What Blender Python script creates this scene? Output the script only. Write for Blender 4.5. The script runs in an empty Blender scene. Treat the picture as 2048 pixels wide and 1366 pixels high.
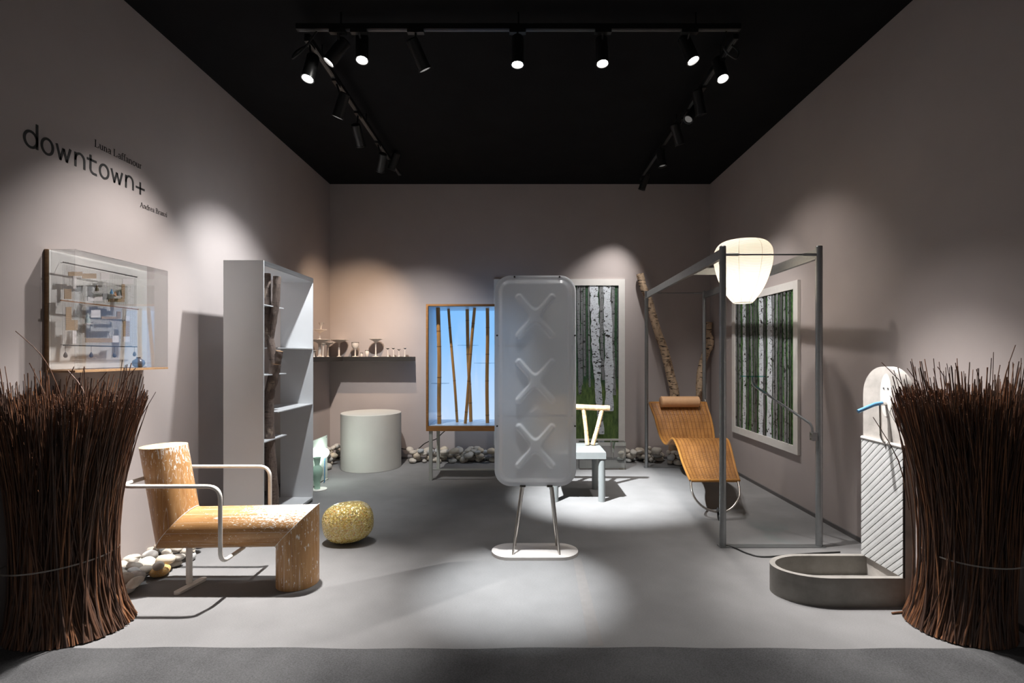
import bpy, math, random
from mathutils import Vector, Matrix
SC = bpy.context.scene
COL = SC.collection
PI = math.pi
# ------------------------------------------------------------------ camera, world, exposure
F = 1000.0; VX = 1043.0; VY = 710.0; EYE = 1.4          # focal length and vanishing point in photo pixels, eye height
cam_d = bpy.data.cameras.new('camera'); cam = bpy.data.objects.new('camera', cam_d); COL.objects.link(cam)
cam_d.sensor_width = 36.0; cam_d.lens = F/2048*36.0
cam_d.shift_x = -(VX-1024)/2048; cam_d.shift_y = (VY-683)/2048
cam_d.clip_start = 0.05
cam.location = (0, 0, EYE); cam.rotation_euler = (PI/2, 0, 0)
SC.camera = cam
SC.view_settings.view_transform = 'Standard'; SC.view_settings.look = 'None'
SC.view_settings.exposure = 0.0; SC.view_settings.gamma = 1.0
SC.view_settings.use_curve_mapping = False
w = bpy.data.worlds.new('world'); SC.world = w; w.use_nodes = True
bg = w.node_tree.nodes['Background']; bg.inputs[0].default_value = (1.0, 0.95, 0.93, 1); bg.inputs[1].default_value = 0.088
LIGHT = 1.0                                             # one multiplier over all track lamps

# ------------------------------------------------------------------ room dimensions
XL, XR, YB, ZC = -2.578, 2.537, 6.73, 3.70
YF = 2.385                                               # front edge of the grey floor

# ------------------------------------------------------------------ helpers
R = random.Random(7)
def at(px, py, y): return Vector(((px-VX)*y/F, y, EYE-(py-VY)*y/F))
def fl(px, py, z=0.0):
    y = (EYE-z)*F/(py-VY); return Vector(((px-VX)*y/F, y, z))
ORG = {}
class MB:
    def __init__(s): s.v=[]; s.f=[]; s.m=[]; s.uv=None
    def add(s, vs, fs, m=0):
        b=len(s.v); s.v += [Vector(p) for p in vs]
        s.f += [tuple(i+b for i in f) for f in fs]; s.m += [m]*len(fs); return s
    def box(s, a, b, m=0):
        x0,y0,z0=a; x1,y1,z1=b
        x0,x1=min(x0,x1),max(x0,x1); y0,y1=min(y0,y1),max(y0,y1); z0,z1=min(z0,z1),max(z0,z1)
        v=[(x0,y0,z0),(x1,y0,z0),(x1,y1,z0),(x0,y1,z0),(x0,y0,z1),(x1,y0,z1),(x1,y1,z1),(x0,y1,z1)]
        return s.add(v,[(0,3,2,1),(4,5,6,7),(0,1,5,4),(1,2,6,5),(2,3,7,6),(3,0,4,7)],m)
    def obox(s, c, ax, ay, az, m=0):                     # oriented box: centre and three half-axes
        c,ax,ay,az=Vector(c),Vector(ax),Vector(ay),Vector(az)
        v=[c+ax*i+ay*j+az*k for k in (-1,1) for i,j in ((-1,-1),(1,-1),(1,1),(-1,1))]
        return s.add(v,[(0,3,2,1),(4,5,6,7),(0,1,5,4),(1,2,6,5),(2,3,7,6),(3,0,4,7)],m)
    def tube(s, pts, r, n=10, cap=True, m=0):
        pts=[Vector(p) for p in pts]; N=len(pts)
        rs = r if isinstance(r,(list,tuple)) else [r]*N
        t=[(pts[min(i+1,N-1)]-pts[max(i-1,0)]).normalized() for i in range(N)]
        u=t[0].orthogonal().normalized(); vs=[]
        for i in range(N):
            u=(u-t[i]*u.dot(t[i])).normalized(); w_=t[i].cross(u)
            for k in range(n):
                a=2*PI*k/n; vs.append(pts[i]+(u*math.cos(a)+w_*math.sin(a))*rs[i])
        fs=[(i*n+k,i*n+(k+1)%n,(i+1)*n+(k+1)%n,(i+1)*n+k) for i in range(N-1) for k in range(n)]
        if cap: fs+=[tuple(range(n-1,-1,-1)),tuple((N-1)*n+k for k in range(n))]
        return s.add(vs,fs,m)
    def lathe(s, prof, c=(0,0,0), n=24, m=0, axis=None, sx=1.0, sy=1.0, lean=(0,0)):
        c=Vector(c); vs=[]; fs=[]; N=len(prof)
        if axis is None: ex,ey,ez=Vector((1,0,0)),Vector((0,1,0)),Vector((0,0,1))
        else:
            ez=Vector(axis).normalized(); ex=ez.orthogonal().normalized(); ey=ez.cross(ex)
        for r,z in prof:
            for k in range(n):
                a=2*PI*k/n; vs.append(c+ex*(r*sx*math.cos(a)+lean[0]*z)+ey*(r*sy*math.sin(a)+lean[1]*z)+ez*z)
        fs=[(i*n+k,i*n+(k+1)%n,(i+1)*n+(k+1)%n,(i+1)*n+k) for i in range(N-1) for k in range(n)]
        if prof[0][0]>1e-5: fs.append(tuple(range(n-1,-1,-1)))
        if prof[-1][0]>1e-5: fs.append(tuple((N-1)*n+k for k in range(n)))
        return s.add(vs,fs,m)
    def prism(s, poly, fn, t0, t1, m=0):                  # poly of (a,b); fn(a,b,t) -> point
        n=len(poly); vs=[fn(a,b,t0) for a,b in poly]+[fn(a,b,t1) for a,b in poly]
        fs=[tuple(range(n-1,-1,-1)),tuple(range(n,2*n))]+[(k,(k+1)%n,n+(k+1)%n,n+k) for k in range(n)]
        return s.add(vs,fs,m)
    def build(s, name, mats, parent=None, smooth=0, origin=None):
        o0 = ORG[parent.name] if parent is not None else Vector(origin if origin is not None else (0,0,0))
        me=bpy.data.meshes.new(name); me.from_pydata([tuple(p-o0) for p in s.v],[],s.f)
        for mm in (mats if isinstance(mats,(list,tuple)) else [mats]): me.materials.append(mm)
        for p,mi in zip(me.polygons,s.m): p.material_index=mi
        import bmesh as _b
        bm=_b.new(); bm.from_mesh(me); _b.ops.recalc_face_normals(bm,faces=bm.faces); bm.to_mesh(me); bm.free()
        if smooth:
            for p in me.polygons: p.use_smooth=True
            try: me.set_sharp_from_angle(angle=math.radians(smooth))
            except Exception: pass
        o=bpy.data.objects.new(name,me); COL.objects.link(o)
        if parent is not None: o.parent=parent; ORG[o.name]=Vector(o0)
        else: o.location=o0; ORG[o.name]=Vector(o0)
        return o
def tag(o, label=None, cat=None, group=None, kind=None):
    if label: o['label']=label
    if cat: o['category']=cat
    if group: o['group']=group
    if kind: o['kind']=kind
    return o
def thing(name, label, cat, loc, group=None):
    o=bpy.data.objects.new(name,None); COL.objects.link(o); o.location=loc; o.empty_display_size=.1
    ORG[o.name]=Vector(loc); return tag(o,label,cat,group)
def arc(c, r, a0, a1, n, fn): return [fn(c[0]+r*math.cos(a0+(a1-a0)*i/n), c[1]+r*math.sin(a0+(a1-a0)*i/n)) for i in range(n+1)]
def spline(pts, n=6):
    pts=[Vector(p) for p in pts]; out=[]
    for i in range(len(pts)-1):
        p0=pts[max(i-1,0)];p1=pts[i];p2=pts[i+1];p3=pts[min(i+2,len(pts)-1)]
        for k in range(n):
            t=k/n; out.append(.5*((2*p1)+(p2-p0)*t+(2*p0-5*p1+4*p2-p3)*t*t+(3*p1-p0-3*p2+p3)*t**3))
    out.append(pts[-1]); return out
def roundpath(pts, r, n=6):                               # polyline with filleted corners
    pts=[Vector(p) for p in pts]; out=[pts[0]]
    for i in range(1,len(pts)-1):
        a=(pts[i-1]-pts[i]); b=(pts[i+1]-pts[i]); la,lb=a.length,b.length; a.normalize(); b.normalize()
        d=min(r,la*.49,lb*.49); p0=pts[i]+a*d; p1=pts[i]+b*d
        for k in range(n+1):
            t=k/n; out.append(p0*(1-t)**2+pts[i]*2*t*(1-t)+p1*t*t)
    out.append(pts[-1]); return out

# ------------------------------------------------------------------ materials
class NT:
    def __init__(s, name):
        s.mat=bpy.data.materials.new(name); s.mat.use_nodes=True; s.nt=s.mat.node_tree; s.n=s.nt.nodes; s.p=s.n['Principled BSDF']; s.out=s.n['Material Output']
    def node(s, t, **kw):
        x=s.n.new(t)
        for k,v in kw.items(): setattr(x,k,v)
        return x
    def link(s,a,b): s.nt.links.new(a,b)
    def coord(s, scale=(1,1,1), kind='Object', rot=(0,0,0)):
        tc=s.node('ShaderNodeTexCoord'); mp=s.node('ShaderNodeMapping'); mp.inputs['Scale'].default_value=scale; mp.inputs['Rotation'].default_value=rot
        s.link(tc.outputs[kind],mp.inputs['Vector']); return mp.outputs[0]
    def noise(s, vec, scale, detail=4, rough=.55, dist=0):
        x=s.node('ShaderNodeTexNoise'); x.inputs['Scale'].default_value=scale; x.inputs['Detail'].default_value=detail; x.inputs['Roughness'].default_value=rough; x.inputs['Distortion'].default_value=dist
        if vec is not None: s.link(vec,x.inputs['Vector'])
        return x.outputs['Fac']
    def ramp(s, fac, stops, interp='LINEAR'):
        x=s.node('ShaderNodeValToRGB'); e=x.color_ramp; e.interpolation=interp
        while len(e.elements)<len(stops): e.elements.new(.5)
        for el,(p,c) in zip(e.elements,stops):
            el.position=p; el.color=(c,c,c,1) if not isinstance(c,(tuple,list)) else tuple(c)+(1,)
        s.link(fac,x.inputs[0]); return x.outputs[0]
    def math(s, op, a, b=None, clamp=False):
        x=s.node('ShaderNodeMath',operation=op,use_clamp=clamp)
        for i,v in enumerate((a,b)):
            if v is None: continue
            if isinstance(v,(int,float)): x.inputs[i].default_value=v
            else: s.link(v,x.inputs[i])
        return x.outputs[0]
    def mix(s, fac, a, b, blend='MIX'):
        x=s.node('ShaderNodeMix',data_type='RGBA',blend_type=blend)
        for key,v in ((0,fac),(6,a),(7,b)):
            if isinstance(v,(int,float)): x.inputs[key].default_value=v
            elif isinstance(v,(tuple,list)): x.inputs[key].default_value=tuple(v)+(1,)
            else: s.link(v,x.inputs[key])
        return x.outputs[2]
    def base(s, c):
        if isinstance(c,(tuple,list)): s.p.inputs['Base Color'].default_value=tuple(c)+(1,)
        else: s.link(c,s.p.inputs['Base Color'])
    def bump(s, h, strength=.3, dist=.01):
        b=s.node('ShaderNodeBump'); b.inputs['Strength'].default_value=strength; b.inputs['Distance'].default_value=dist
        s.link(h,b.inputs['Height']); s.link(b.outputs[0],s.p.inputs['Normal'])
    def set(s, **kw):
        for k,v in kw.items(): s.p.inputs[k.replace('_',' ')].default_value=v
        return s
def plain(name, c, rough=.5, metal=0.0, var=.08, scale=20, bump=0.0, bscale=200, spec=.5, stretch=(1,1,1)):
    m=NT(name); v=m.coord(stretch); n=m.noise(v,scale)
    m.base(m.ramp(n,[(.3,tuple(x*(1-var) for x in c)),(.7,tuple(min(1,x*(1+var)) for x in c))]))
    m.set(Roughness=rough,Metallic=metal); m.p.inputs['Specular IOR Level'].default_value=spec
    if bump: m.bump(m.noise(v,bscale,2),bump,.004)
    return m.mat
def thin_glass(name, tint=(.97,.98,.98), refl=1.0, f0=.05):
    m=NT(name); m.n.remove(m.p)
    tr=m.node('ShaderNodeBsdfTransparent'); tr.inputs[0].default_value=tint+(1,)
    gl=m.node('ShaderNodeBsdfGlossy'); gl.inputs['Roughness'].default_value=.012
    lw=m.node('ShaderNodeLayerWeight'); lw.inputs[0].default_value=.5
    f=m.math('MULTIPLY',m.math('ADD',m.math('MULTIPLY',m.math('POWER',lw.outputs['Facing'],5.0),.95),f0),refl,True)
    mx=m.node('ShaderNodeMixShader'); m.link(f,mx.inputs[0]); m.link(tr.outputs[0],mx.inputs[1]); m.link(gl.outputs[0],mx.inputs[2])
    m.link(mx.outputs[0],m.out.inputs[0]); return m.mat
def emit(name, c, s):
    m=NT(name); m.base((0,0,0)); m.p.inputs['Emission Color'].default_value=tuple(c)+(1,); m.p.inputs['Emission Strength'].default_value=s; return m.mat

M_wall = plain('wall_paint',(.40,.352,.338),.75,var=.025,scale=3,bump=.08,bscale=300,spec=.25)
M_ceil = plain('black_ceiling',(.0085,.0085,.009),.9,var=.15,scale=4,spec=.1)
def carpet(name,c,fleck,scale,rough=.95):
    m=NT(name); v=m.coord(); n=m.noise(v,scale,3,.7); n2=m.noise(v,2.2,3); n3=m.noise(m.coord((6,40,1)),14,3)
    col=m.ramp(n,[(.30,tuple(x*(1-fleck) for x in c)),(.7,tuple(x*(1+fleck) for x in c))])
    col=m.mix(.10,col,m.ramp(n2,[(.35,.15),(.65,.5)])); col=m.mix(.05,col,m.ramp(n3,[(.35,.1),(.65,.6)]))
    m.base(col); m.set(Roughness=rough); m.p.inputs['Specular IOR Level'].default_value=.15
    m.bump(n,.35,.004); return m.mat
M_floor = carpet('grey_floor_felt',(.190,.1865,.186),.10,260)
M_aisle = carpet('charcoal_carpet',(.039,.039,.041),.62,170)
M_floor_strip = plain('floor_strip',(.203,.192,.186),.8,var=.05)
M_base = plain('baseboard_grey',(.10,.095,.095),.6,var=.05)
M_twig = []
for i,c in enumerate([(.105,.050,.029),(.165,.072,.034),(.065,.035,.024),(.24,.105,.048)]):
    m=NT('twig_bark_%d'%i); v=m.coord((1,1,.15)); n=m.noise(v,60,3)
    m.base(m.ramp(n,[(.3,tuple(x*.6 for x in c)),(.7,tuple(x*1.5 for x in c))])); m.set(Roughness=.5); M_twig.append(m.mat)
M_wire = plain('binding_wire',(.7,.68,.64),.3,1.0)
M_steelgrey = plain('satin_grey_steel',(.30,.31,.315),.42,.85,var=.06,scale=30)
M_steeldark = plain('dull_steel',(.20,.205,.21),.42,.8,var=.08,scale=25)
M_chrome = plain('polished_steel',(.62,.60,.57),.2,1.0,var=.05)
M_rod = plain('brushed_rod',(.50,.47,.44),.28,1.0,var=.05)
M_white = plain('white_enamel',(.80,.77,.72),.38,var=.02)
M_shelfmetal = plain('pale_grey_metal',(.60,.61,.625),.45,.1,var=.02,scale=4)
M_brushed = plain('brushed_edge_metal',(.42,.43,.44),.3,.9,var=.2,scale=60,stretch=(1,.05,1))
M_black = plain('black_metal',(.018,.018,.018),.38,.3,var=.1)
M_blackrubber = plain('black_cable',(.012,.012,.012),.5,var=.1)
M_lensrim = plain('lamp_rim',(.10,.10,.10),.3,.8)
M_darkshelf = plain('black_stained_shelf',(.018,.016,.015),.55,var=.25,scale=90)
M_ped = plain('chalk_white_pedestal',(.52,.51,.475),.75,var=.03,scale=5)
M_ceramic = plain('bisque_ceramic',(.74,.66,.59),.55,var=.03,scale=12)
M_print = None
M_frame = plain('white_frame_wood',(.66,.64,.61),.5,var=.03)
M_mat_white = plain('white_board',(.74,.73,.71),.65,var=.02)
M_paper = plain('pale_paper',(.72,.68,.68),.8,var=.03)
M_glass = thin_glass('clear_acrylic',(.985,.985,.985),1.0,.17)
M_glassc = thin_glass('cabinet_glass',(.98,.985,.99),1.0,.03)
M_teal = thin_glass('teal_edged_glass',(.25,.75,.72),1.0,.06)
M_shelfglass = thin_glass('shelf_glass',(.86,.93,.97),1.0,.12)
M_concrete_dark=None
def cardboard():
    m=NT('corrugated_cardboard'); v=m.coord(); wv=m.node('ShaderNodeTexWave',bands_direction='Z'); wv.inputs['Scale'].default_value=55; wv.inputs['Distortion'].default_value=3; wv.inputs['Detail'].default_value=1; m.link(v,wv.inputs['Vector'])
    m.base(m.ramp(wv.outputs['Fac'],[(.25,(.22,.14,.075)),(.7,(.52,.37,.23))])); m.set(Roughness=.85); return m.mat
M_card=cardboard()
def wood(name,c1,c2,axis='X',scale=9,rough=.45):
    m=NT(name); st={'X':(.7,6,6),'Z':(6,6,.7),'Y':(6,.7,6)}[axis]; v=m.coord(st); n=m.noise(v,scale,6,.6,.6)
    m.base(m.ramp(n,[(.3,c1),(.7,c2)])); m.set(Roughness=rough); return m.mat
M_birchply=wood('birch_ply_edge',(.26,.145,.07),(.40,.25,.13),'X')
M_cabwood=wood('oiled_oak_frame',(.27,.12,.033),(.38,.18,.056),'X')
def bamboo():
    m=NT('bamboo_cane'); v=m.coord((14,14,1)); n=m.noise(v,4,4)
    m.base(m.ramp(n,[(.3,(.43,.20,.05)),(.7,(.57,.285,.082))])); m.set(Roughness=.35); return m.mat
M_bamboo=bamboo(); M_node=plain('bamboo_node',(.20,.10,.035),.5)
def bark(name,c,dark,patch,scale=8,thr=.60,st=(1,1,.35),hst=(2.2,2.2,22),ht=.62):
    m=NT(name); v=m.coord(st); n=m.noise(v,scale*5,6,.7); p=m.noise(v,scale,4,.6); hz=m.noise(m.coord(hst),7,3)
    col=m.ramp(n,[(.3,tuple(x*.6 for x in c)),(.7,tuple(x*1.3 for x in c))])
    col=m.mix(m.ramp(p,[(thr,0.0),(thr+.06,1.0)]),col,patch)
    col=m.mix(m.ramp(hz,[(ht,0.0),(ht+.04,1.0)]),col,dark)
    m.base(col); m.set(Roughness=.85); m.bump(n,.6,.012); return m.mat
M_bark_dark=bark('dark_tree_bark',(.17,.125,.105),(.055,.04,.033),(.42,.33,.26),9,.58)
M_bark_birch=bark('birch_log_bark',(.50,.36,.24),(.03,.019,.013),(.13,.072,.04),6,.565,(1,1,.5),(1.6,1.6,10),.575)
M_bark_peel=bark('peeled_birch',(.74,.50,.27),(.20,.10,.05),(.80,.58,.36),6,.55)
M_endwood=plain('cut_wood_end',(.42,.24,.11),.7,var=.2,scale=40)
def pebble_mat():
    m=NT('river_pebble'); oi=m.node('ShaderNodeObjectInfo'); v=m.coord(); n=m.noise(v,9,5,.65)
    col=m.ramp(oi.outputs['Random'],[(0,(.60,.56,.50)),(.25,(.50,.45,.38)),(.42,(.66,.60,.51)),(.6,(.42,.42,.41)),(.78,(.62,.52,.39)),(.9,(.38,.41,.43)),(1,(.72,.69,.65))])
    col=m.mix(m.ramp(n,[(.35,0.0),(.75,.35)]),col,(.22,.20,.18)); m.base(col); m.set(Roughness=.72); m.bump(n,.15,.006); return m.mat
M_peb=pebble_mat()
def orange_pebble():
    m=NT('ochre_stained_pebble'); n=m.noise(m.coord(),16,4); m.base(m.ramp(n,[(.36,(.62,.56,.48)),(.50,(.66,.36,.07))])); m.set(Roughness=.6); return m.mat
M_pebo=orange_pebble()
def concrete(name,c):
    m=NT(name); v=m.coord(); n=m.noise(v,6,6,.65); n2=m.noise(m.coord((1,1,4)),3.5,4); n3=m.noise(v,140,2)
    col=m.ramp(n,[(.3,tuple(x*.78 for x in c)),(.7,tuple(x*1.2 for x in c))]); col=m.mix(m.ramp(n2,[(.5,0.0),(.75,.35)]),col,tuple(x*.5 for x in c))
    m.base(col); m.set(Roughness=.7); m.bump(n3,.12,.003); return m.mat
M_conc=concrete('cast_concrete',(.25,.235,.215)); M_concl=concrete('pale_concrete',(.50,.47,.44))
M_tile=plain('white_facet_tile',(.66,.67,.67),.35,var=.05,scale=14); M_grout=plain('dark_grout',(.035,.035,.038),.8)
M_inlay=plain('white_inlay',(.72,.69,.66),.4,var=.03)
M_blue=plain('blue_rubber',(.10,.28,.50),.4)
M_stonegrey=plain('grey_lacquer_table',(.21,.225,.225),.4,var=.05,scale=8)
M_leather=plain('tan_leather',(.62,.36,.19),.5,var=.05,scale=25,bump=.1)
M_celadon=plain('celadon_glaze',(.36,.53,.43),.15,var=.06,scale=12)
M_darkvase=plain('dark_glazed_pot',(.10,.12,.17),.2,var=.2,scale=10)

# ------------------------------------------------------------------ setting
def struct(name, mb, mat): return tag(mb.build(name,mat),kind='structure')
T=.12
struct('floor', MB().box((XL-T,YF-.02,-.1),(XR+T,YB+T,0)), M_floor)
struct('floor_aisle', MB().box((-6,-4,-.1),(6,YF-.02,-.004)), M_aisle)
struct('wall_left', MB().box((XL-T,YF-.16,0),(XL,YB+T,ZC)), M_wall)
struct('wall_right', MB().box((XR,YF-.16,0),(XR+T,YB+T,ZC)), M_wall)
struct('wall_back', MB().box((XL,YB,0),(XR,YB+T,ZC)), M_wall)
struct('ceiling', MB().box((XL-T,YF-.9,ZC),(XR+T,YB+T,ZC+.1)), M_ceil)
struct('baseboard_right', MB().box((XR-.012,YF,0),(XR,YB,.032)), M_base)
struct('baseboard_back', MB().box((XL,YB-.012,0),(XR-.012,YB,.032)), M_base)
struct('baseboard_left', MB().box((XL,YF,0),(XL+.012,YB-.012,.032)), M_base)
# front carpet with a slightly wavy cut edge
mb=MB(); n=60; top=[]; 
for i in range(n+1):
    x=-3.2+6.4*i/n; top.append((x, YF+.006*math.sin(x*3.1)+.004*math.sin(x*11+1)-.002))
vs=[];fs=[]
for x,y in top: vs+=[(x,1.2,0.0),(x,1.2,.004),(x,y,.004),(x,y,0.0)]
for i in range(n): 
    for k in range(4): fs.append((4*i+k,4*i+(k+1)%4,4*i+4+(k+1)%4,4*i+4+k))
fs+=[(3,2,1,0),tuple(4*n+k for k in range(4))]
mb.add(vs,fs)
tag(mb.build('aisle_carpet',M_aisle,origin=(0,1.2,0)),'charcoal flecked carpet running along the front edge of the grey floor','carpet')
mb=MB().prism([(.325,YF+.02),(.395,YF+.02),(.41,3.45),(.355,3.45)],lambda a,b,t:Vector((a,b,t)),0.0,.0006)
tag(mb.build('floor_strip',M_floor_strip,origin=(.36,YF,0)),'faint beige strip on the grey floor before the frosted panel','tape')  # thin flat strip, slightly warmer and paler than the floor around it

# ------------------------------------------------------------------ wall lettering (stroke glyphs on the left wall)
def ribbon(mb, pts, wd, closed=False, m=0):
    """flat ribbon of width wd (a number, or one per point) along pts in (s,t); laid on the left wall as 2 mm thick vinyl"""
    P=[Vector((p[0],p[1])) for p in pts]; n=len(P)
    ws=wd if isinstance(wd,(list,tuple)) else [wd]*n
    L=[];Rr=[]
    for i in range(n):
        a=P[(i-1)%n] if closed or i>0 else P[i]; b=P[(i+1)%n] if closed or i<n-1 else P[i]
        d=(b-a); d=d/ max(d.length,1e-9); nn=Vector((-d.y,d.x)); L.append(P[i]+nn*ws[i]/2); Rr.append(P[i]-nn*ws[i]/2)
    vs=[];X0=XL+.0005;X1=XL+.002
    for l,r in zip(L,Rr): vs+=[(X0,l.x,l.y),(X0,r.x,r.y),(X1,l.x,l.y),(X1,r.x,r.y)]
    fs=[]
    for i in range(n if closed else n-1):
        a=4*i;b=4*((i+1)%n); fs+=[(a+2,a+3,b+3,b+2),(a,b,b+1,a+1),(a,a+2,b+2,b),(a+1,b+1,b+3,a+3)]
    if not closed: fs+=[(0,1,3,2),(4*n-4,4*n-2,4*n-1,4*n-3)]
    mb.add(vs,fs,m)
def ell(cx,cy,rx,ry,a0=0,a1=360,n=24): return [(cx+rx*math.cos(math.radians(a0+(a1-a0)*i/n)),cy+ry*math.sin(math.radians(a0+(a1-a0)*i/n))) for i in range(n+1)]
def sans(ch,x,W,h,asc):
    rx=W/2; out=[]
    if ch=='o': out=[(ell(x+rx,h/2,rx,h/2)[:-1],True)]
    if ch=='d': out=[(ell(x+rx,h/2,rx,h/2)[:-1],True),([(x+W,0),(x+W,asc)],False)]
    if ch=='w': out=[([(x,h),(x+W*.28,0)],False),([(x+W*.25,0),(x+W*.5,h*.84)],False),([(x+W*.5,h*.84),(x+W*.75,0)],False),([(x+W*.72,0),(x+W,h)],False)]
    if ch=='n': out=[([(x,0),(x,h)],False),([(x,h*.45)]+ell(x+rx,h*.55,rx,h*.45,180,0,14)+[(x+W,0)],False)]
    if ch=='t': out=[([(x+W*.36,h*1.28),(x+W*.36,h*.3)]+ell(x+W*.36+h*.3,h*.3,h*.3,h*.3,180,270,8)+[(x+W,0)],False),([(x,h*.93),(x+W*.98,h*.93)],False)]
    if ch=='+': out=[([(x,h*.42),(x+W,h*.42)],False),([(x+W/2,-h*.08),(x+W/2,h*.92)],False)]
    return out
M_vinyl=plain('black_vinyl',(.016,.015,.015),.6,var=.05)
spans=[('d',2.592,2.660),('o',2.686,2.750),('w',2.772,2.857),('n',2.889,2.948),('t',2.965,3.034),('o',3.056,3.120),('w',3.142,3.228),('n',3.258,3.317),('+',3.341,3.419)]
sign=thing('wall_lettering','large black sans-serif lettering reading downtown+ high on the taupe wall','wall lettering',(XL,3.0,2.49))
for ch,a,b in spans:
    mb=MB()
    for pts,cl in sans(ch,a,b-a,.083,.134): ribbon(mb,[(s,2.491+t) for s,t in pts],.0135,cl)
    mb.build('letter',M_vinyl,sign)
def serif(ch):
    """returns (advance, strokes) in x-height units; strokes = (points, width)"""
    T_,t_=.17,.075; S=[]
    def stem(x,y0,y1,b0=True,b1=True,left1=False):
        S.append(([(x,y0),(x,y1)],T_))
        if b0: S.append(([(x-.19,y0+.03),(x+.19,y0+.03)],.06))
        if b1: S.append(([(x-.19,y1-.03),(x+(.0 if left1 else .19),y1-.03)],.06))
    if ch=='L': stem(.25,0,1.5); S.append(([(.1,.04),(.9,.04),(.95,.42)],.08)); return 1.12,S
    if ch=='u': stem(.22,.2,1,False,True,True); S.append((ell(.47,.3,.25,.28,180,330,10),.11)); stem(.76,0,1,True,True,True); return 1.0,S
    if ch=='n': stem(.22,0,1,True,True,True); S.append(([(.24,.62)]+ell(.5,.68,.25,.29,160,0,10)+[(.75,.5)],.11)); stem(.76,0,.68,True,False); return 1.02,S
    if ch=='a': S.append((ell(.42,.74,.24,.23,170,0,10)+[(.66,.2),(.72,.04),(.84,.06)],.13)); S.append((ell(.38,.28,.25,.25,50,400,16),.10)); return .88,S
    if ch=='f': S.append(([(.25,0),(.25,1.2)]+ell(.47,1.22,.22,.26,180,45,8),.14)); S.append(([(.05,.97),(.52,.97)],.06)); S.append(([(.06,.03),(.46,.03)],.06)); return .58,S
    if ch=='o': S.append((ell(.45,.5,.36,.47),.14)); return .92,S
    if ch=='r': stem(.22,0,1,True,True,True); S.append(([(.24,.6)]+ell(.5,.66,.26,.3,170,60,8),.10)); return .70,S
    if ch=='A': S.append(([(.08,0),(.6,1.5)],.08)); S.append(([(.6,1.5),(1.1,0)],.18)); S.append(([(.28,.55),(.92,.55)],.07)); S.append(([(-.06,.03),(.26,.03)],.06)); S.append(([(.9,.03),(1.26,.03)],.06)); return 1.28,S
    if ch=='d': S.append((ell(.42,.48,.33,.46,20,340,16),.12)); stem(.76,0,1.5,True,True,True); return 1.02,S
    if ch=='e': S.append(([(.1,.55),(.76,.55)]+ell(.43,.5,.34,.46,8,320,18),.11)); return .86,S
    if ch=='B': stem(.25,0,1.5); S.append(([(.25,1.46),(.55,1.46)]+ell(.6,1.14,.3,.32,85,-85,10)+[(.25,.8)],.12)); S.append(([(.25,.8),(.6,.8)]+ell(.65,.42,.34,.38,85,-85,10)+[(.25,.04)],.12)); return 1.15,S
    if ch=='z': S.append(([(.1,.78),(.1,.95),(.68,.95)],.07)); S.append(([(.68,.95),(.1,.05)],.13)); S.append(([(.1,.05),(.7,.05),(.72,.26)],.07)); return .80,S
    if ch=='i': stem(.2,0,1,True,True,True); S.append((ell(.2,1.32,.06,.06),.12)); return .44,S
    return .5,S
def serif_line(txt,y0,y1,z,cap,label):
    xs=cap/1.5; tot=sum(serif(c)[0] for c in txt); k=(y1-y0)/tot
    t=thing('wall_lettering',label,'wall lettering',(XL,y0,z)); x=y0
    for c in txt:
        adv,S=serif(c)
        if c!=' ':
            mb=MB()
            for pts,wd in S: ribbon(mb,[(x+a*k,z+b*xs) for a,b in pts],wd*xs)
            mb.build('letter',M_vinyl,t)
        x+=adv*k
serif_line('Luna Laffanour',3.017,3.394,2.659,.044,'small black serif lettering reading a two-word name just above the large downtown+ lettering')
serif_line('Andrea Branzi',3.379,3.636,2.400,.035,'smallest black serif lettering on the taupe wall, below the plus sign')

# ------------------------------------------------------------------ ceiling tracks and spotlights
ZT=3.60
def track(name,a,b,label):
    t=thing(name,label,'lighting track',((a[0]+b[0])/2,(a[1]+b[1])/2,ZT))
    a=Vector(a);b=Vector(b);d=(b-a).normalized();s=Vector((-d.y,d.x,0));c=(a+b)/2;h=(b-a).length/2
    MB().obox(c,d*h,s*.018,Vector((0,0,.018))).build('rail',M_black,t)
    for k in (-.8,0,.8): MB().tube([c+d*h*k+Vector((0,0,.015)),c+d*h*k+Vector((0,0,ZC-ZT+.002))],.006,8).build('hanger',M_black,t)
    for sg in (-.006,.006): MB().obox(c+s*sg+Vector((0,0,-.0195)),d*h*.99,s*.0025,Vector((0,0,.0015))).build('conductor',M_steeldark,t)
    return t
track('lighting_track',(-1.51,3.36,ZT),(1.47,3.36,ZT),'black ceiling track running across the booth nearest the front')
track('lighting_track',(-1.48,3.45,ZT),(-1.48,6.08,ZT),'black ceiling track running back along the lettering wall side')
track('lighting_track',(1.48,3.45,ZT),(1.48,6.10,ZT),'black ceiling track running back above the tubular canopy frame')
for sx,lab in ((-1,'black looped cable joining the ceiling tracks at the lettering wall corner'),(1,'black looped cable joining the ceiling tracks above the canopy side corner')):
    ox=-.10 if sx<0 else 0.0
    p=spline([(sx*1.38,3.37,ZT-.02),(sx*1.36+ox,3.36,ZT-.14),(sx*1.45+ox,3.39,ZT-.19),(sx*1.50+ox*.6,3.46,ZT-.10),(sx*1.48+ox*.3,3.52,ZT-.02)],6)
    tag(MB().tube(p,.006,6).build('track_cable',M_blackrubber,origin=(sx*1.38,3.37,ZT)),lab,'cable')
M_lens=emit('lamp_lens',(1,.97,.93),30.0); M_lensdim=emit('lamp_lens_dim',(1,.95,.9),.12)
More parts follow.
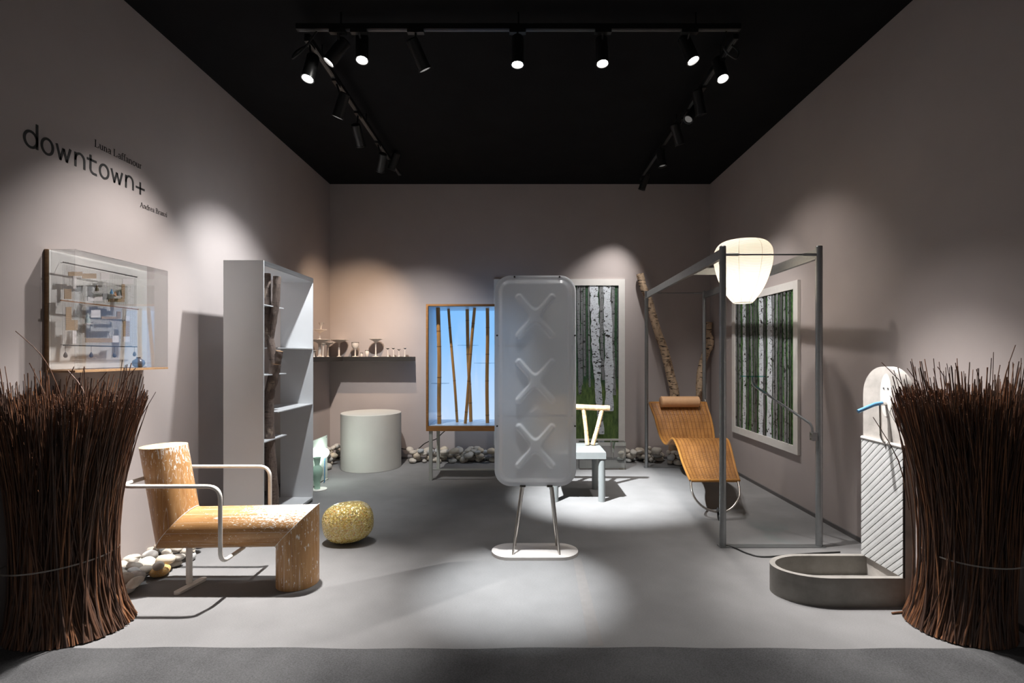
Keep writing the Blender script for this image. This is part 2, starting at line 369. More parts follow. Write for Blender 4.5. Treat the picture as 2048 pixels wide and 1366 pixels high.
def spot(px,py,trk,target,power,size,blend,label,col=(1,.965,.93),on=True,rad=.03,L=.19):
    if trk=='F': y=3.40 if px!=1035 else 3.30
    elif trk=='L': y=1480.0/(VX-px)
    else: y=1480.0/(px-VX)
    lens=at(px,py,y)
    if trk=='L': lens.x=-1.48+.0
    d=(Vector(target)-lens).normalized(); up=Vector((0,0,1))
    top=lens-d*L
    t=thing('track_spotlight',label,'spotlight',(top.x,top.y,ZT),'track spotlights')
    prof=[(.0,-.004),(.036,-.004),(.042,.004),(.042,L-.012),(.045,L-.010),(.045,L),(.038,L),(.036,L-.02),(0,L-.02)]
    MB().lathe(prof,top,24,axis=d).build('housing',M_black,t,35)
    MB().lathe([(0,L-.018),(.034,L-.018),(.034,L-.014),(0,L-.014)],top,20,axis=d).build('lens',M_lens if on else M_lensdim,t,30)
    # arm from the housing up to an adapter on its track
    hp=top+d*.05
    if trk=='F': ad=Vector((hp.x,3.36,ZT-.03))
    else: ad=Vector((-1.48 if trk=='L' else 1.48,hp.y,ZT-.03))
    MB().tube([hp,Vector((ad.x*.5+hp.x*.5,ad.y*.5+hp.y*.5,(ZT-.05+hp.z)/2)),ad],.008,8).build('arm',M_black,t)
    ax=Vector((1,0,0)) if trk=='F' else Vector((0,1,0)); ay=ax.cross(Vector((0,0,1)))
    MB().obox(ad+Vector((0,0,.004)),ax*.055,ay*.016,Vector((0,0,.013))).build('adapter',M_black,t)
    if power>0:
        ld=bpy.data.lights.new('lamp_beam','SPOT'); ld.energy=power*LIGHT; ld.color=col; ld.spot_size=math.radians(size); ld.spot_blend=blend; ld.shadow_soft_size=rad
        lo=bpy.data.objects.new('lamp_beam',ld); COL.objects.link(lo); lo.location=lens+d*.02
        lo.rotation_euler=d.to_track_quat('-Z','Y').to_euler()
        lo.location=lo.location-ORG[t.name]; lo.parent=t
    return t
WARM=(1,.74,.52); NEU=(1,.965,.94); COOL=(.95,.98,1.0)
spot(615,158,'L',(-1.85,2.55,0),1250,53,1.0,'bright track spotlight facing forward above the log chair, lowest on its side',NEU)
spot(657,125,'F',(-2.53,3.15,1.6),255,54,0.9,'track spotlight tilted toward the acrylic display box, nearest the track corner',NEU)
spot(724,121,'F',(-.9,2.7,0),50,80,1.0,'smallest-looking lit spotlight on the front track, beside the one tilted at the display box',NEU)
spot(850,140,'F',(.92,5.05,0),3100,32,1.0,'long dark spotlight tilted sideways on the front track with its lens seen edge on',COOL)
spot(1035,130,'F',(-.02,3.02,0),1150,25,1.0,'lit spotlight on the front track straight above the frosted panel',COOL)
spot(1205,128,'F',(.62,2.85,0),60,70,1.0,'lit spotlight on the front track between the panel and the canopy frame',NEU)
spot(1387,122,'F',(2.05,2.8,.6),760,44,1.0,'bright spotlight on the front track facing forward beside the looped cable',NEU)
spot(1446,158,'R',(1.75,2.4,0),240,64,1.0,'bright spotlight facing forward above the concrete fountain',NEU)
spot(675,235,'L',(-2.38,4.48,1.2),380,78,1.0,'lit spotlight with its lens seen from below above the grey bookcase',COOL)
spot(722,293,'L',(-1.35,6.35,1.25),340,66,1.0,'steel-grey spotlight hanging straight on the track above the cylindrical pedestal',NEU,on=False)
spot(760,343,'L',(-2.25,6.6,1.55),240,60,1.0,'farthest spotlight on the lettering wall side track, aimed at the ceramics',WARM,on=False)
spot(782,340,'L',(-2.5,6.2,1.0),0,44,.7,'spotlight half hidden behind the one aimed at the ceramics',WARM,on=False)
spot(1402,230,'R',(2.3,4.7,.1),85,100,1.0,'steel-grey spotlight hanging straight above the paper lantern',(1,.93,.87),on=False)
spot(1376,240,'R',(.10,3.53,1.35),360,24,1.0,'spotlight mostly hidden behind the one hanging straight above the paper lantern',NEU,on=False)
spot(1360,290,'R',(2.4,5.3,.9),150,70,1.0,'spotlight tilted toward the framed print beside the canopy frame',NEU,on=False)
spot(1325,333,'R',(1.85,5.0,.3),100,60,1.0,'spotlight above the wicker chaise, second from the far end of its track',NEU,on=False)
spot(1283,380,'R',(.9,6.68,1.4),170,64,1.0,'farthest spotlight on the canopy side track, hanging lowest in view against the wall',NEU,on=False)

# ------------------------------------------------------------------ framed prints of birch trees
def print_mats():
    m=NT('printed_forest'); v=m.coord(); n=m.noise(v,16,8,.75); n2=m.noise(m.coord((1,1,.25)),40,5,.7); sep=m.node('ShaderNodeSeparateXYZ'); tc=m.node('ShaderNodeTexCoord'); m.link(tc.outputs['Object'],sep.inputs[0])
    leaf=m.ramp(n,[(.30,(.006,.014,.008)),(.52,(.024,.075,.032)),(.75,(.08,.20,.08))])
    grass=m.ramp(n2,[(.3,(.022,.046,.011)),(.55,(.095,.165,.036)),(.8,(.24,.27,.09))])
    g=m.math('ADD',sep.outputs[2],m.math('MULTIPLY',n,.5))
    k=m.node('ShaderNodeMapRange'); k.inputs[1].default_value=.98; k.inputs[2].default_value=1.15; k.inputs[3].default_value=1; k.inputs[4].default_value=0; m.link(g,k.inputs[0])
    m.base(m.mix(k.outputs[0],leaf,grass)); m.set(Roughness=.5)
    m2=NT('printed_forest_deep'); v=m2.coord((1,1,.8)); n=m2.noise(v,26,9,.8); big=m2.noise(m2.coord((1,2.2,.3)),2.2,3)
    leaf=m2.ramp(n,[(.32,(.008,.018,.008)),(.50,(.045,.115,.036)),(.72,(.20,.38,.13))])
    m2.base(m2.mix(m2.ramp(big,[(.54,0.0),(.70,.7)]),leaf,(.010,.010,.008))); m2.set(Roughness=.5)
    out=[m.mat,m2.mat]
    for nm,c in (('printed_birch_bright',(.64,.68,.73)),('printed_birch_dim',(.21,.22,.225)),('printed_birch_far',(.085,.088,.088))):
        m=NT(nm); v=m.coord((1.6,1.6,2.2)); a=m.noise(v,13,5,.6,.5); b=m.noise(m.coord((3,3,16)),8,4,.6); f=m.noise(v,60,3)
        col=m.ramp(f,[(.3,tuple(x*.72 for x in c)),(.7,tuple(x*1.15 for x in c))])
        col=m.mix(m.ramp(a,[(.575,0.0),(.61,1.0)]),col,(.018,.017,.017)); col=m.mix(m.ramp(b,[(.60,0.0),(.66,.9)]),col,(.04,.038,.036))
        m.base(col); m.set(Roughness=.5); out.append(m.mat)
    m=NT('printed_warm_edge'); m.base((.55,.34,.22)); out.append(m.mat)
    return out
PM=print_mats()
def framed(name,loc,fn,s0,s1,z0,z1,fw,trunks,bgi,label,t0=.0):
    """fn(s,z,d): point on the wall at s along it, height z, distance d out from it"""
    t=thing(name,label,'framed print',loc)
    mb=MB()
    q=lambda a,b,c,d: mb.prism([(a,c),(b,c),(b,d),(a,d)],lambda s,z,dd:fn(s,z,dd),.002,.028)
    q(s0,s1,z1-fw,z1); q(s0,s1,z0,z0+fw); q(s0,s0+fw,z0+fw,z1-fw); q(s1-fw,s1,z0+fw,z1-fw)
    mb.build('frame',M_frame,t)
    a,b,c,d=s0+fw,s1-fw,z0+fw,z1-fw
    mb=MB(); mb.prism([(a,c),(b,c),(b,d),(a,d)],lambda s,z,dd:fn(s,z,dd),.002,.012,bgi)
    k=0
    for (st,sb,wt,wb,zt,zb,mi) in trunks:
        k+=1; zt=min(zt,d); zb=max(zb,c); N=40; L=[];Q=[]
        rr=random.Random(k*13); ph=rr.random()*6
        for i in range(N+1):
            f=i/N; z=zt+(zb-zt)*f; s=st+(sb-st)*f+.008*math.sin(ph+f*4)*(1 if wt>.03 else .5); hw=(wt+(wb-wt)*f)/2*(1+.10*math.sin(ph*3+f*17)+.07*math.sin(ph*5+f*41))
            L.append((max(a,min(b,s-hw)),z)); Q.append((max(a,min(b,s+hw)),z))
        dd=.0124+.00025*k
        vs=[fn(s,z,dd) for s,z in L]+[fn(s,z,dd) for s,z in Q]
        mb.add(vs,[(i,i+1,N+2+i,N+1+i) for i in range(N)],mi)
    mb.build('print',PM,t)
    return t
Yw=YB
def px2x(px): return (px-VX)*Yw/F
def py2z(py): return EYE-(py-VY)*Yw/F
def tr(pt,pb,wt,wb,yt,yb,mi): return (px2x(pt),px2x(pb),wt*Yw/F,wb*Yw/F,py2z(yt),py2z(yb),mi)
tl=[]
rr=random.Random(3)
for i in range(12): 
    p=rr.uniform(1003,1236); tl.append(tr(p,p+rr.uniform(-3,3),rr.uniform(1.2,2.6),rr.uniform(1.5,3),560,rr.uniform(735,770),4))
for p,wd in ((1163,3),(1168,3),(1177.5,3.2),(1018,5),(1042,4),(1075,6),(1096,4),(1120,5),(1142,4)): tl.append(tr(p,p+1,wd,wd+.6,560,rr.uniform(745,780),3))
tl+=[tr(1225.5,1228,6,6,560,790,3), tr(1201.5,1206.5,8,6,560,760,3), tr(1157.5,1158.5,6,6,560,788,3),
     tr(1030,1034,14,15,560,800,2), tr(1105,1101,13,14,560,820,2),
     tr(1214.5,1217.5,15,17,560,822,2)]
big=[tr(1188.5,1189,16.5,16.5,560,690,2),]
tl+=big
tb=tr(1189,1204,16.5,10,690,868,2); tl.append(tb)
framed('framed_print',(px2x(1119),Yw,.2),lambda s,z,d:Vector((s,Yw-d,z)),px2x(988),px2x(1249),.190,2.418,.085,tl,0,'tall white-framed print of birch trunks over grass on the back wall')
Xr=XR
def qy(px): return Xr*F/(px-VX)
def trr(zx,wd,mi,lean=0): 
    p=1460+zx/3.793; y0=qy(p-wd/7.586); y1=qy(p+wd/7.586); return ((y0+y1)/2,(y0+y1)/2+lean,y0-y1,(y0-y1)*1.05,3,0,mi)
tl=[]
for i in range(14):
    z=rr.uniform(45,400); tl.append(trr(z,rr.uniform(2.5,6),rr.choice([3,4,4]),rr.uniform(-.03,.03)))
for z,wd,mi in ((55,12,3),(66,8,4),(84,18,3),(120,23,2),(150,9,4),(175,14,3),(196,10,4),(215,10,4),(250,32,2),(275,14,4),(312,35,2),(345,14,3),(368,16,3),(400,14,4),(430,17,3),(456,10,3),(474,6,4)): tl.append(trr(z,wd,mi,rr.uniform(-.015,.015)))
framed('framed_print',(Xr,5.25,.48),lambda s,z,d:Vector((Xr-d,s,z)),4.545,5.965,.488,2.085,.075,tl,1,'white-framed print of closely packed birch trunks behind the canopy frame')

# ------------------------------------------------------------------ bundles of twigs
def bundle(name,c0,ax0,c1,ax1,c2,ax2,zw,zt,xlim,seed,label,n=1750,ylim=(2.30,3.1)):
    rr=random.Random(seed); t=thing(name,label,'twig bundle',(c0[0],c0[1],0))
    tw=[]
    for i in range(n):
        a=rr.uniform(0,2*PI); r=math.sqrt(rr.uniform(.02,1)) if i%3 else rr.uniform(.88,1.0)
        da=rr.gauss(0,.50); h=zt+rr.gauss(0,.035); dr=rr.gauss(0,.06)
        if rr.random()<.06: h+=rr.uniform(.05,.18)
        P=lambda c,ax,aa,q,z:Vector((c[0]+ax[0]*q*math.cos(aa),c[1]+ax[1]*q*math.sin(aa),z))
        b=P(c0,ax0,a,r,.006); cc=P(c1,ax1,a+.4*da,r*.56,zw*.92); tp=P(c2,ax2,a+da,min(1.04,max(.02,r+dr)),h)
        if tp.y>2.64 and tp.x<-2.36: tp.z=min(tp.z,1.27)
        bow=Vector((rr.gauss(0,.014),rr.gauss(0,.014),0)); K=8; pts=[]
        for q in range(K+1):
            f=q/K; p=b*(1-f)**2+cc*2*f*(1-f)+tp*f*f+bow*math.sin(PI*f); p.x=max(xlim[0],min(xlim[1],p.x)); pts.append(p)
        rb=rr.uniform(.0030,.0054)
        d=Vector((b[0],b[1],0)).length
        tw.append((d-.15*r,pts,[rb*(1-.55*k/(len(pts)-1)) for k in range(len(pts))],rr.choice([0,0,0,1,1,2,2,3])))
        if i%9==0:                                     # forked tip
            s=pts[-2]; e=pts[-1]+Vector((rr.gauss(0,.02),rr.gauss(0,.02),rr.uniform(-.02,.03))); e.x=max(xlim[0],min(xlim[1],e.x)); tw.append((9,[s,e],[rb*.5,rb*.3],2))
    return t,tw,rr
def finish(t,tw,wire_c,wire_ax,zw,xlim):
    tw.sort(key=lambda q:q[0])
    for d,pts,rs,mi in tw[:100]: MB().tube(pts,rs,6).build('twig',M_twig[mi],t,60)
    mb=MB()
    for d,pts,rs,mi in tw[100:]: mb.tube(pts,rs,5,True,mi)
    tag(mb.build('twigs',M_twig,t,60),kind='stuff')
    mb=MB(); k=40
    for dz in (0,.004):
        p=[Vector((max(xlim[0],min(xlim[1],wire_c[0]+wire_ax[0]*1.13*math.cos(2*PI*i/k))),wire_c[1]+wire_ax[1]*1.13*math.sin(2*PI*i/k),zw+dz+.015*math.cos(2*PI*i/k))) for i in range(k+1)]
        mb.tube(p,.0013,5,False)
    mb.build('binding_wire',M_wire,t)
xl=(XL+.012,9)
t,tw,rr=bundle('twig_bundle',(-2.32,2.58),(.285,.235),(-2.375,2.58),(.215,.20),(-2.325,2.58),(.325,.275),.36,1.155,xl,11,'tall wire-tied bundle of brown twigs below the acrylic display box')
for pts in ([(-2.36,2.62,1.0),(-2.40,2.58,1.25),(-2.44,2.54,1.40),(-2.53,2.50,1.52)],[(-2.40,2.6,1.0),(-2.45,2.57,1.2),(-2.50,2.54,1.36)],[(-2.30,2.6,1.0),(-2.25,2.62,1.2),(-2.19,2.64,1.31)],[(-2.2,2.6,1.0),(-2.29,2.61,1.22),(-2.36,2.60,1.32)],[(-2.12,2.65,1.0),(-2.14,2.65,1.2),(-2.06,2.67,1.33)],[(-2.33,2.58,1.0),(-2.34,2.57,1.22),(-2.30,2.57,1.34)]):
    tw.append((-1,spline(pts,3),[.003]*4+[.0022]*6 if len(pts)==4 else [.003]*4+[.002]*3,0))
finish(t,tw,(-2.375,2.58),(.215,.20),.36,xl)
xr=(-9,XR-.016)
t,tw,rr=bundle('twig_bundle',(2.245,2.575),(.235,.215),(2.30,2.56),(.185,.20),(2.25,2.535),(.325,.225),.40,1.185,xr,23,'tall wire-tied bundle of brown twigs in front of the concrete fountain')
for pts in ([(2.05,2.6,.9),(2.02,2.62,1.2),(1.93,2.68,1.36)],[(2.4,2.55,1.0),(2.44,2.52,1.3),(2.47,2.50,1.45)],[(2.45,2.55,1.0),(2.49,2.53,1.2),(2.52,2.52,1.36)],[(2.0,2.58,.6),(1.96,2.6,.85),(1.87,2.66,1.07)],[(2.05,2.55,1.0),(2.07,2.58,1.2),(2.02,2.62,1.33)],[(2.12,2.55,1.0),(2.16,2.55,1.25),(2.13,2.56,1.34)],[(2.3,2.5,1.0),(2.27,2.47,1.22),(2.22,2.44,1.33)]):
    tw.append((-1,spline(pts,3),[.003]*4+[.002]*3,0))
tw.append((-1,[Vector((2.0,2.70,.006)),Vector((2.07,2.71,.008)),Vector((2.13,2.69,.02))],[.005,.005,.004],1))
finish(t,tw,(2.30,2.56),(.185,.20),.40,xr)

# ------------------------------------------------------------------ log armchair
def paint_wood(name,axis,kind):
    m=NT(name); st={'X':(.9,7,7),'Z':(7,7,.9)}[axis]; v=m.coord(st); n=m.noise(v,5,6,.6,.8)
    col=m.ramp(n,[(.28,(.33,.155,.052)),(.5,(.46,.245,.095)),(.72,(.55,.325,.145))])
    tc=m.node('ShaderNodeTexCoord'); sep=m.node('ShaderNodeSeparateXYZ'); m.link(tc.outputs['Object'],sep.inputs[0])
    def rng(o,a,b):
        k=m.node('ShaderNodeMapRange'); k.inputs[1].default_value=a; k.inputs[2].default_value=b; m.link(o,k.inputs[0]); return k.outputs[0]
    fl_=m.noise(m.coord({'X':(20,44,44),'Z':(30,30,8)}[axis]),3.2,3,.6,.4)
    if kind=='back':   loc=m.math('MULTIPLY',rng(sep.outputs[2],.58,.86),m.math('ADD',.30,m.math('MULTIPLY',rng(sep.outputs[0],-.90,-.68),.7)))
    elif kind=='seat': loc=m.math('MULTIPLY',rng(sep.outputs[0],-.40,-.12),rng(sep.outputs[2],.34,.47))
    else:              loc=m.math('ADD',m.math('MULTIPLY',rng(sep.outputs[2],.1,.5),.35),.12)
    thr=m.math('ADD',fl_,m.math('MULTIPLY',loc,{'back':.17,'seat':.27,'leg':.12}[kind]))
    mask=m.ramp(thr,[(.655,0.0),(.675,1.0)])
    if kind!='back':
        col=m.mix(mask,col,(.78,.74,.68))
    else: col=m.mix(mask,col,(.76,.72,.67))
    ln=m.noise(m.coord({'X':(.15,9,9),'Z':(9,9,.15)}[axis]),3.0,1,.4)          # fine pale resin lines along the grain
    lm=m.math('SUBTRACT',1.0,m.math('MULTIPLY',m.math('ABSOLUTE',m.math('SUBTRACT',ln,.5)),130),True)
    col=m.mix(m.math('MULTIPLY',lm,.8),col,(.78,.74,.68))
    m.base(col); m.set(Roughness=.42); m.bump(n,.12,.006); return m.mat
CH=Vector((-1.376,3.076,0))
chair=thing('log_armchair','armchair of three mitred oak logs splashed with white paint and white tube arms','armchair',CH)
LR=.124
def mlog(a,b,pa,na,pb,nb,n=40,rough=.02,seed=1):
    """log from a to b cut by plane (pa,na) and plane (pb,nb)"""
    a=Vector(a);b=Vector(b);d=(b-a).normalized(); u=Vector((0,1,0)); u=(u-d*u.dot(d)).normalized(); w_=d.cross(u)
    rr=random.Random(seed); ph=[rr.random()*6 for _ in range(3)]; N=18; vs=[]
    for k in range(n):
        an=2*PI*k/n; r=LR*(1+rough*math.sin(2*an+ph[0])+rough*.5*math.sin(3*an+ph[1])); off=(u*math.cos(an)+w_*math.sin(an))*r
        p=a+off; t0=(Vector(pa)-p).dot(Vector(na))/d.dot(Vector(na)); t1=(Vector(pb)-p).dot(Vector(nb))/d.dot(Vector(nb))
        for i in range(N+1): vs.append(p+d*(t0+(t1-t0)*i/N))
    fs=[(k*(N+1)+i,((k+1)%n)*(N+1)+i,((k+1)%n)*(N+1)+i+1,k*(N+1)+i+1) for k in range(n) for i in range(N)]
    fs+=[tuple(k*(N+1) for k in range(n)),tuple(k*(N+1)+N for k in range(n))]
    m=[0]*(n*N)+[1,1]
    mb=MB(); mb.add(vs,fs); mb.m=m; return mb
Fp=Vector((-1.376,3.076,.354)); Bp=Vector((-2.112,3.076,.341)); lean=math.radians(10.0)
dsb=(Bp-Fp).normalized(); dback=Vector((-math.sin(lean),0,math.cos(lean))); Tp=Bp+dback*.51
nF=(Vector((0,0,-1))-dsb).normalized()       # mitre plane normals
nF=(dsb+Vector((0,0,1))).normalized(); nB=(dsb-(-dback)).normalized(); nB=(dback+dsb).normalized()
M_endp=plain('painted_log_end',(.50,.36,.22),.5,var=.25,scale=30)
mlog(Fp,Fp+Vector((0,0,-.354)),Fp,nF,(0,0,.002),(0,0,1),seed=3).build('front_leg',[paint_wood('oak_leg_painted','Z','leg'),M_endp],chair,40)
mlog(Fp,Bp,Fp,nF,Bp,nB,seed=3).build('seat',[paint_wood('oak_seat_painted','X','seat'),M_endp],chair,40)
mlog(Bp,Tp,Bp,nB,Tp,(-.02,0,1),seed=3).build('backrest',[paint_wood('oak_back_painted','Z','back'),M_endp],chair,40)
def seam(c,nrm,ax):
    nrm=Vector(nrm).normalized(); ax=Vector(ax).normalized(); u=Vector((0,1,0)); w_=ax.cross(u); out=[]
    for k in range(49):
        an=2*PI*k/48; p=Vector(c)+(u*math.cos(an)+w_*math.sin(an))*(LR*1.012); t=(Vector(c)-p).dot(nrm)/ax.dot(nrm); out.append(p+ax*t)
    MB().tube(out,.0022,6,False).build('mitre_seam',M_white,chair)
seam(Fp,nF,dsb); seam(Bp,nB,dsb)
zA=.658
path=[(-1.672,3.06,.222),(-1.672,2.822,.222),(-1.695,2.822,.26),(-1.698,2.822,zA),(-2.27,2.822,zA),(-2.27,3.33,zA),(-1.672,3.33,zA),(-1.672,3.33,.222),(-1.672,3.09,.222)]
path=[(-1.70,3.06,.222),(-1.70,2.822,.222),(-1.70,2.822,zA),(-2.275,2.822,zA),(-2.275,3.33,zA),(-1.675,3.33,zA),(-1.675,3.33,.222),(-1.675,3.09,.222)]
MB().tube(roundpath(path,.075,8),.0115,14).build('armrest_tube',M_white,chair,40)
MB().tube([(-2.02,3.04,.014),(-2.02,3.04,.235)],.0175,20).build('rear_leg',M_white,chair,40)
foot=[]; d=Vector((.041,.193,0)).normalized(); s=Vector((-d.y,d.x,0)); c=Vector((-1.998,3.02,0))
pl=[]
for i in range(13): a=-PI/2+PI*i/12; pl.append(c+d*(.085+.022*math.cos(a))+s*.022*math.sin(a))
for i in range(13): a=PI/2+PI*i/12; pl.append(c+d*(-.085+.022*math.cos(a))+s*.022*math.sin(a))
MB().prism([(p.x,p.y) for p in pl],lambda a,b,t:Vector((a,b,t)),0,.014).build('foot_bar',M_white,chair)

# ------------------------------------------------------------------ glass display box on the left wall
art=thing('display_box','shallow clear acrylic display box with wire grid collage on the taupe wall','display box',(XL,3.05,1.305))
y0,y1,z0,z1,xo=2.70,3.41,1.305,1.972,-2.41
MB().box((XL+.001,y0,z0),(XL+.022,y1,z1)).build('back_board',[M_birchply],art)
MB().box((XL+.022,y0+.003,z0+.016),(XL+.025,y1-.002,z1-.002)).build('white_panel',M_mat_white,art)
MB().box((XL+.0225,y0,z0),(xo,y1,z0+.012)).build('base_shelf',M_birchply,art)
g=.004
MB().box((xo-g,y0,z0+.015),(xo,y1,z1)).build('front_pane',M_glass,art)
MB().box((XL+.035,y0,z0+.015),(xo-g,y0+g,z1)).build('side_pane',M_glass,art)
MB().box((XL+.035,y1-g,z0+.015),(xo-g,y1,z1)).build('side_pane',M_glass,art)
MB().box((XL+.035,y0+g,z1-g),(xo-g,y1-g,z1)).build('top_pane',M_glass,art)
xa=-2.50
def ap(px,py,x=xa): y=x*F/(px-VX); return (y, EYE-(py-VY)*y/F)
def grid(ya,yb,za,zb,st=.0085):
    mb=MB(); k=int((yb-ya)/st)
    for i in range(k+1): y=ya+(yb-ya)*i/k; mb.box((xa-.0003,y-.0003,za),(xa+.0003,y+.0003,zb))
    k=int((zb-za)/st)
    for i in range(k+1): z=za+(zb-za)*i/k; mb.box((xa-.0003,ya,z-.0003),(xa+.0003,yb,z+.0003))
    return mb
M_gridwire=plain('grid_wire',(.20,.20,.20),.45,.7); M_copper=plain('copper_rod',(.62,.32,.16),.3,.9); M_lead=plain('dark_stone_weight',(.075,.065,.065),.5)
grid(2.725,3.245,1.712,1.893).build('wire_grid',M_gridwire,art)
grid(2.725,3.245,1.462,1.688).build('wire_grid',M_gridwire,art)
for z,ma,ya,yb,r in ((1.906,M_black,2.727,3.25,.0035),(1.697,M_copper,2.712,3.262,.0035),(1.453,M_black,2.727,3.25,.0030)):
    MB().tube([(xa,ya,z),(xa,yb,z)],r,8).build('hanging_rod',ma,art)
    for y in (2.76,3.21): MB().tube([(XL+.034,y,z+.004),(xa,y,z+.004)],.0015,6).build('rod_bracket',M_gridwire,art)
def piece(nm,ma,x0,p0,x1,p1,x=xa+.004,th=.003):
    a=ap(x0,p0,x); b=ap(x1,p0,x); c=ap(x1,p1,x); d_=ap(x0,p1,x)
    MB().prism([a,b,c,d_],lambda s,z,t:Vector((t,s,z)),x,x+th).build(nm,ma,art)
for q in ((136,543.5,164,552),(164,547,192,557),(128,578,142,598),(242.7,568,249,597),(216,597,248,604),(131,614,142,641),(131,640,154.5,660.5),(202,633,234,638),(233,623,241,637.6),(246,642,258.5,673),(170.6,676.5,224,685)): piece('cardboard_strip',M_card,*q)
for q in ((201,546,218,559.5),(244.5,557,266,568),(145.6,552,152,577),(175,593.5,204.5,602),(144,661,152,687),(181,620,200,635),(246,673.6,258.5,683.5),(224,671,236.6,685),(250,632,258,642)): piece('paper_strip',M_paper,*q,xa+.005)
piece('paper_sheet',M_mat_white,180,645,223,662,-2.53); piece('paper_sheet',M_mat_white,185,566,232,588,-2.53)
piece('grey_card',plain('grey_card',(.25,.25,.25),.7),204.5,587,216,599,xa+.006)
def fig(px,py,hh,ww,ma,nm):
    y,z=ap(px,py); MB().lathe([(0,0),(ww,0),(ww*.9,hh*.45),(ww*.45,hh*.62),(ww*.5,hh*.8),(ww*.25,hh),(0,hh)],(xa+.022,y,z),12).build(nm,ma,art,50)
    MB().box((xa+.004,y-ww*1.5,z-.003),(xa+.036,y+ww*1.5,z)).build('ledge',M_paper,art)
fig(186,582.5,.036,.010,plain('bronze_figure',(.10,.06,.03),.5),'figurine'); fig(167.5,647,.060,.013,plain('celadon_mini',(.50,.55,.50),.4),'small_bottle')
fig(216,588,.030,.008,M_blue,'small_charm'); fig(223,592,.026,.008,plain('orange_bead',(.6,.25,.10),.5),'small_charm'); fig(231,592,.03,.009,plain('grey_bead',(.25,.26,.28),.5),'small_charm')
for px,py in ((131,709.5),(182.5,709.5),(229.3,709.6),(269,707.4)):
    y,z=ap(px,py); p=[(0,-.017),(.005,-.016),(.0095,-.009),(.0095,-.003),(.006,.008),(.001,.016),(0,.017)]
    wt=MB().lathe(p,(xa,y,z),12).build('hanging_weight',M_lead,art,50)
    MB().tube([(xa,y,z+.016),(xa,y,1.453)],.0009,5).build('thread',M_blackrubber,wt)
y,z=ap(271.6,737,-2.485)
tag(MB().lathe([(0,0),(.018,0),(.031,.012),(.036,.028),(.031,.044),(.014,.056),(.010,.060),(.013,.066),(.009,.066),(.007,.058),(0,.05)],(-2.478,3.235,z0+.0152),24).build('round_pot',M_darkvase,origin=(-2.478,3.235,z0+.0152),smooth=50),'small dark round pot standing inside the acrylic display box','pot')

# ------------------------------------------------------------------ bookcase with a tree trunk
Y0,Y1,X0,X1,H=3.857,4.778,-2.30,-1.99,2.132
bc=thing('bookcase','tall pale grey metal bookcase with a tree trunk growing through its shelves','bookcase',((X0+X1)/2,(Y0+Y1)/2,0))
th=.010
MB().box((X0,Y0,0),(X1,Y0+th,H-.0005)).build('side_panel',M_shelfmetal,bc)
MB().box((X0,Y1-th,0),(X1,Y1,H-.0005)).build('side_panel',M_shelfmetal,bc)
MB().box((X0,Y0+th,H-.040),(X1-.004,Y1-th,H)).build('top_panel',M_shelfmetal,bc)
MB().box((X1-.004,Y0+th,H-.040),(X1+.001,Y1,H)).build('top_fascia',M_brushed,bc)
MB().box((X0,Y0+th,.03),(X1,Y1-th,.045)).build('bottom_panel',M_shelfmetal,bc)
MB().box((X1-.03,Y0+th,0),(X1-.02,Y1-th,.03)).build('plinth',M_shelfmetal,bc)
for z,ye in ((.722,4.245),(1.243,4.235),(1.79,4.19)): MB().box((X0,Y0+th,z-.004),(X1-.002,ye,z+.004)).build('shelf',M_shelfmetal,bc)
for z in (.932,1.458): MB().box((X0,4.088,z-.004),(X1-.002,Y1-th,z+.004)).build('shelf',M_shelfmetal,bc)
yt=4.04
def bx(px,py,y=yt): return at(px,py,y)
pp=[bx(548,1006),bx(544,960),bx(540,904),bx(538,843),bx(539,789),bx(546,757),bx(551,728)]; pp[0].z=.046
trunk=thing('tree_trunk','dark rough forked tree trunk standing upright inside the grey bookcase','tree trunk',(pp[0].x,yt,.046))
def lumpy(pts,rs,seed,n=16,amp=.07):
    rr=random.Random(seed); P=spline(pts,6); N=len(P); q=[]
    for i in range(N):
        f=i/(N-1)*(len(rs)-1); k=min(int(f),len(rs)-2); q.append((rs[k]+(rs[k+1]-rs[k])*(f-k)))
    mb=MB(); mb.tube(P,q,n)
    for v in range(N):
        for k in range(n):
            i=v*n+k; c=P[v]; mb.v[i]=c+(mb.v[i]-c)*(1+rr.uniform(-amp,amp)*.6+amp*math.sin(v*1.3+k*.9+seed)*.5)
    mb.m[-2:]=[1,1]
    return mb
lumpy(pp,[.045,.043,.041,.038,.037,.040,.042],1).build('main_trunk',[M_bark_dark,M_endwood],trunk,60)
lumpy([bx(550,735),bx(543,695),bx(538,667),bx(535,614),bx(535,575),bx(535,547)],[.037,.031,.029,.027,.025,.024],2).build('branch',[M_bark_dark,M_endwood],trunk,60)
lumpy([bx(540,680),bx(544,655),bx(549,622),bx(553,585),bx(554,553)],[.026,.028,.029,.029,.029],3).build('branch',[M_bark_dark,M_endwood],trunk,60)
lumpy([bx(551,735),bx(556,715),bx(559,702)],[.034,.030,.027],4).build('branch_stub',[M_bark_dark,M_endwood],trunk,60)

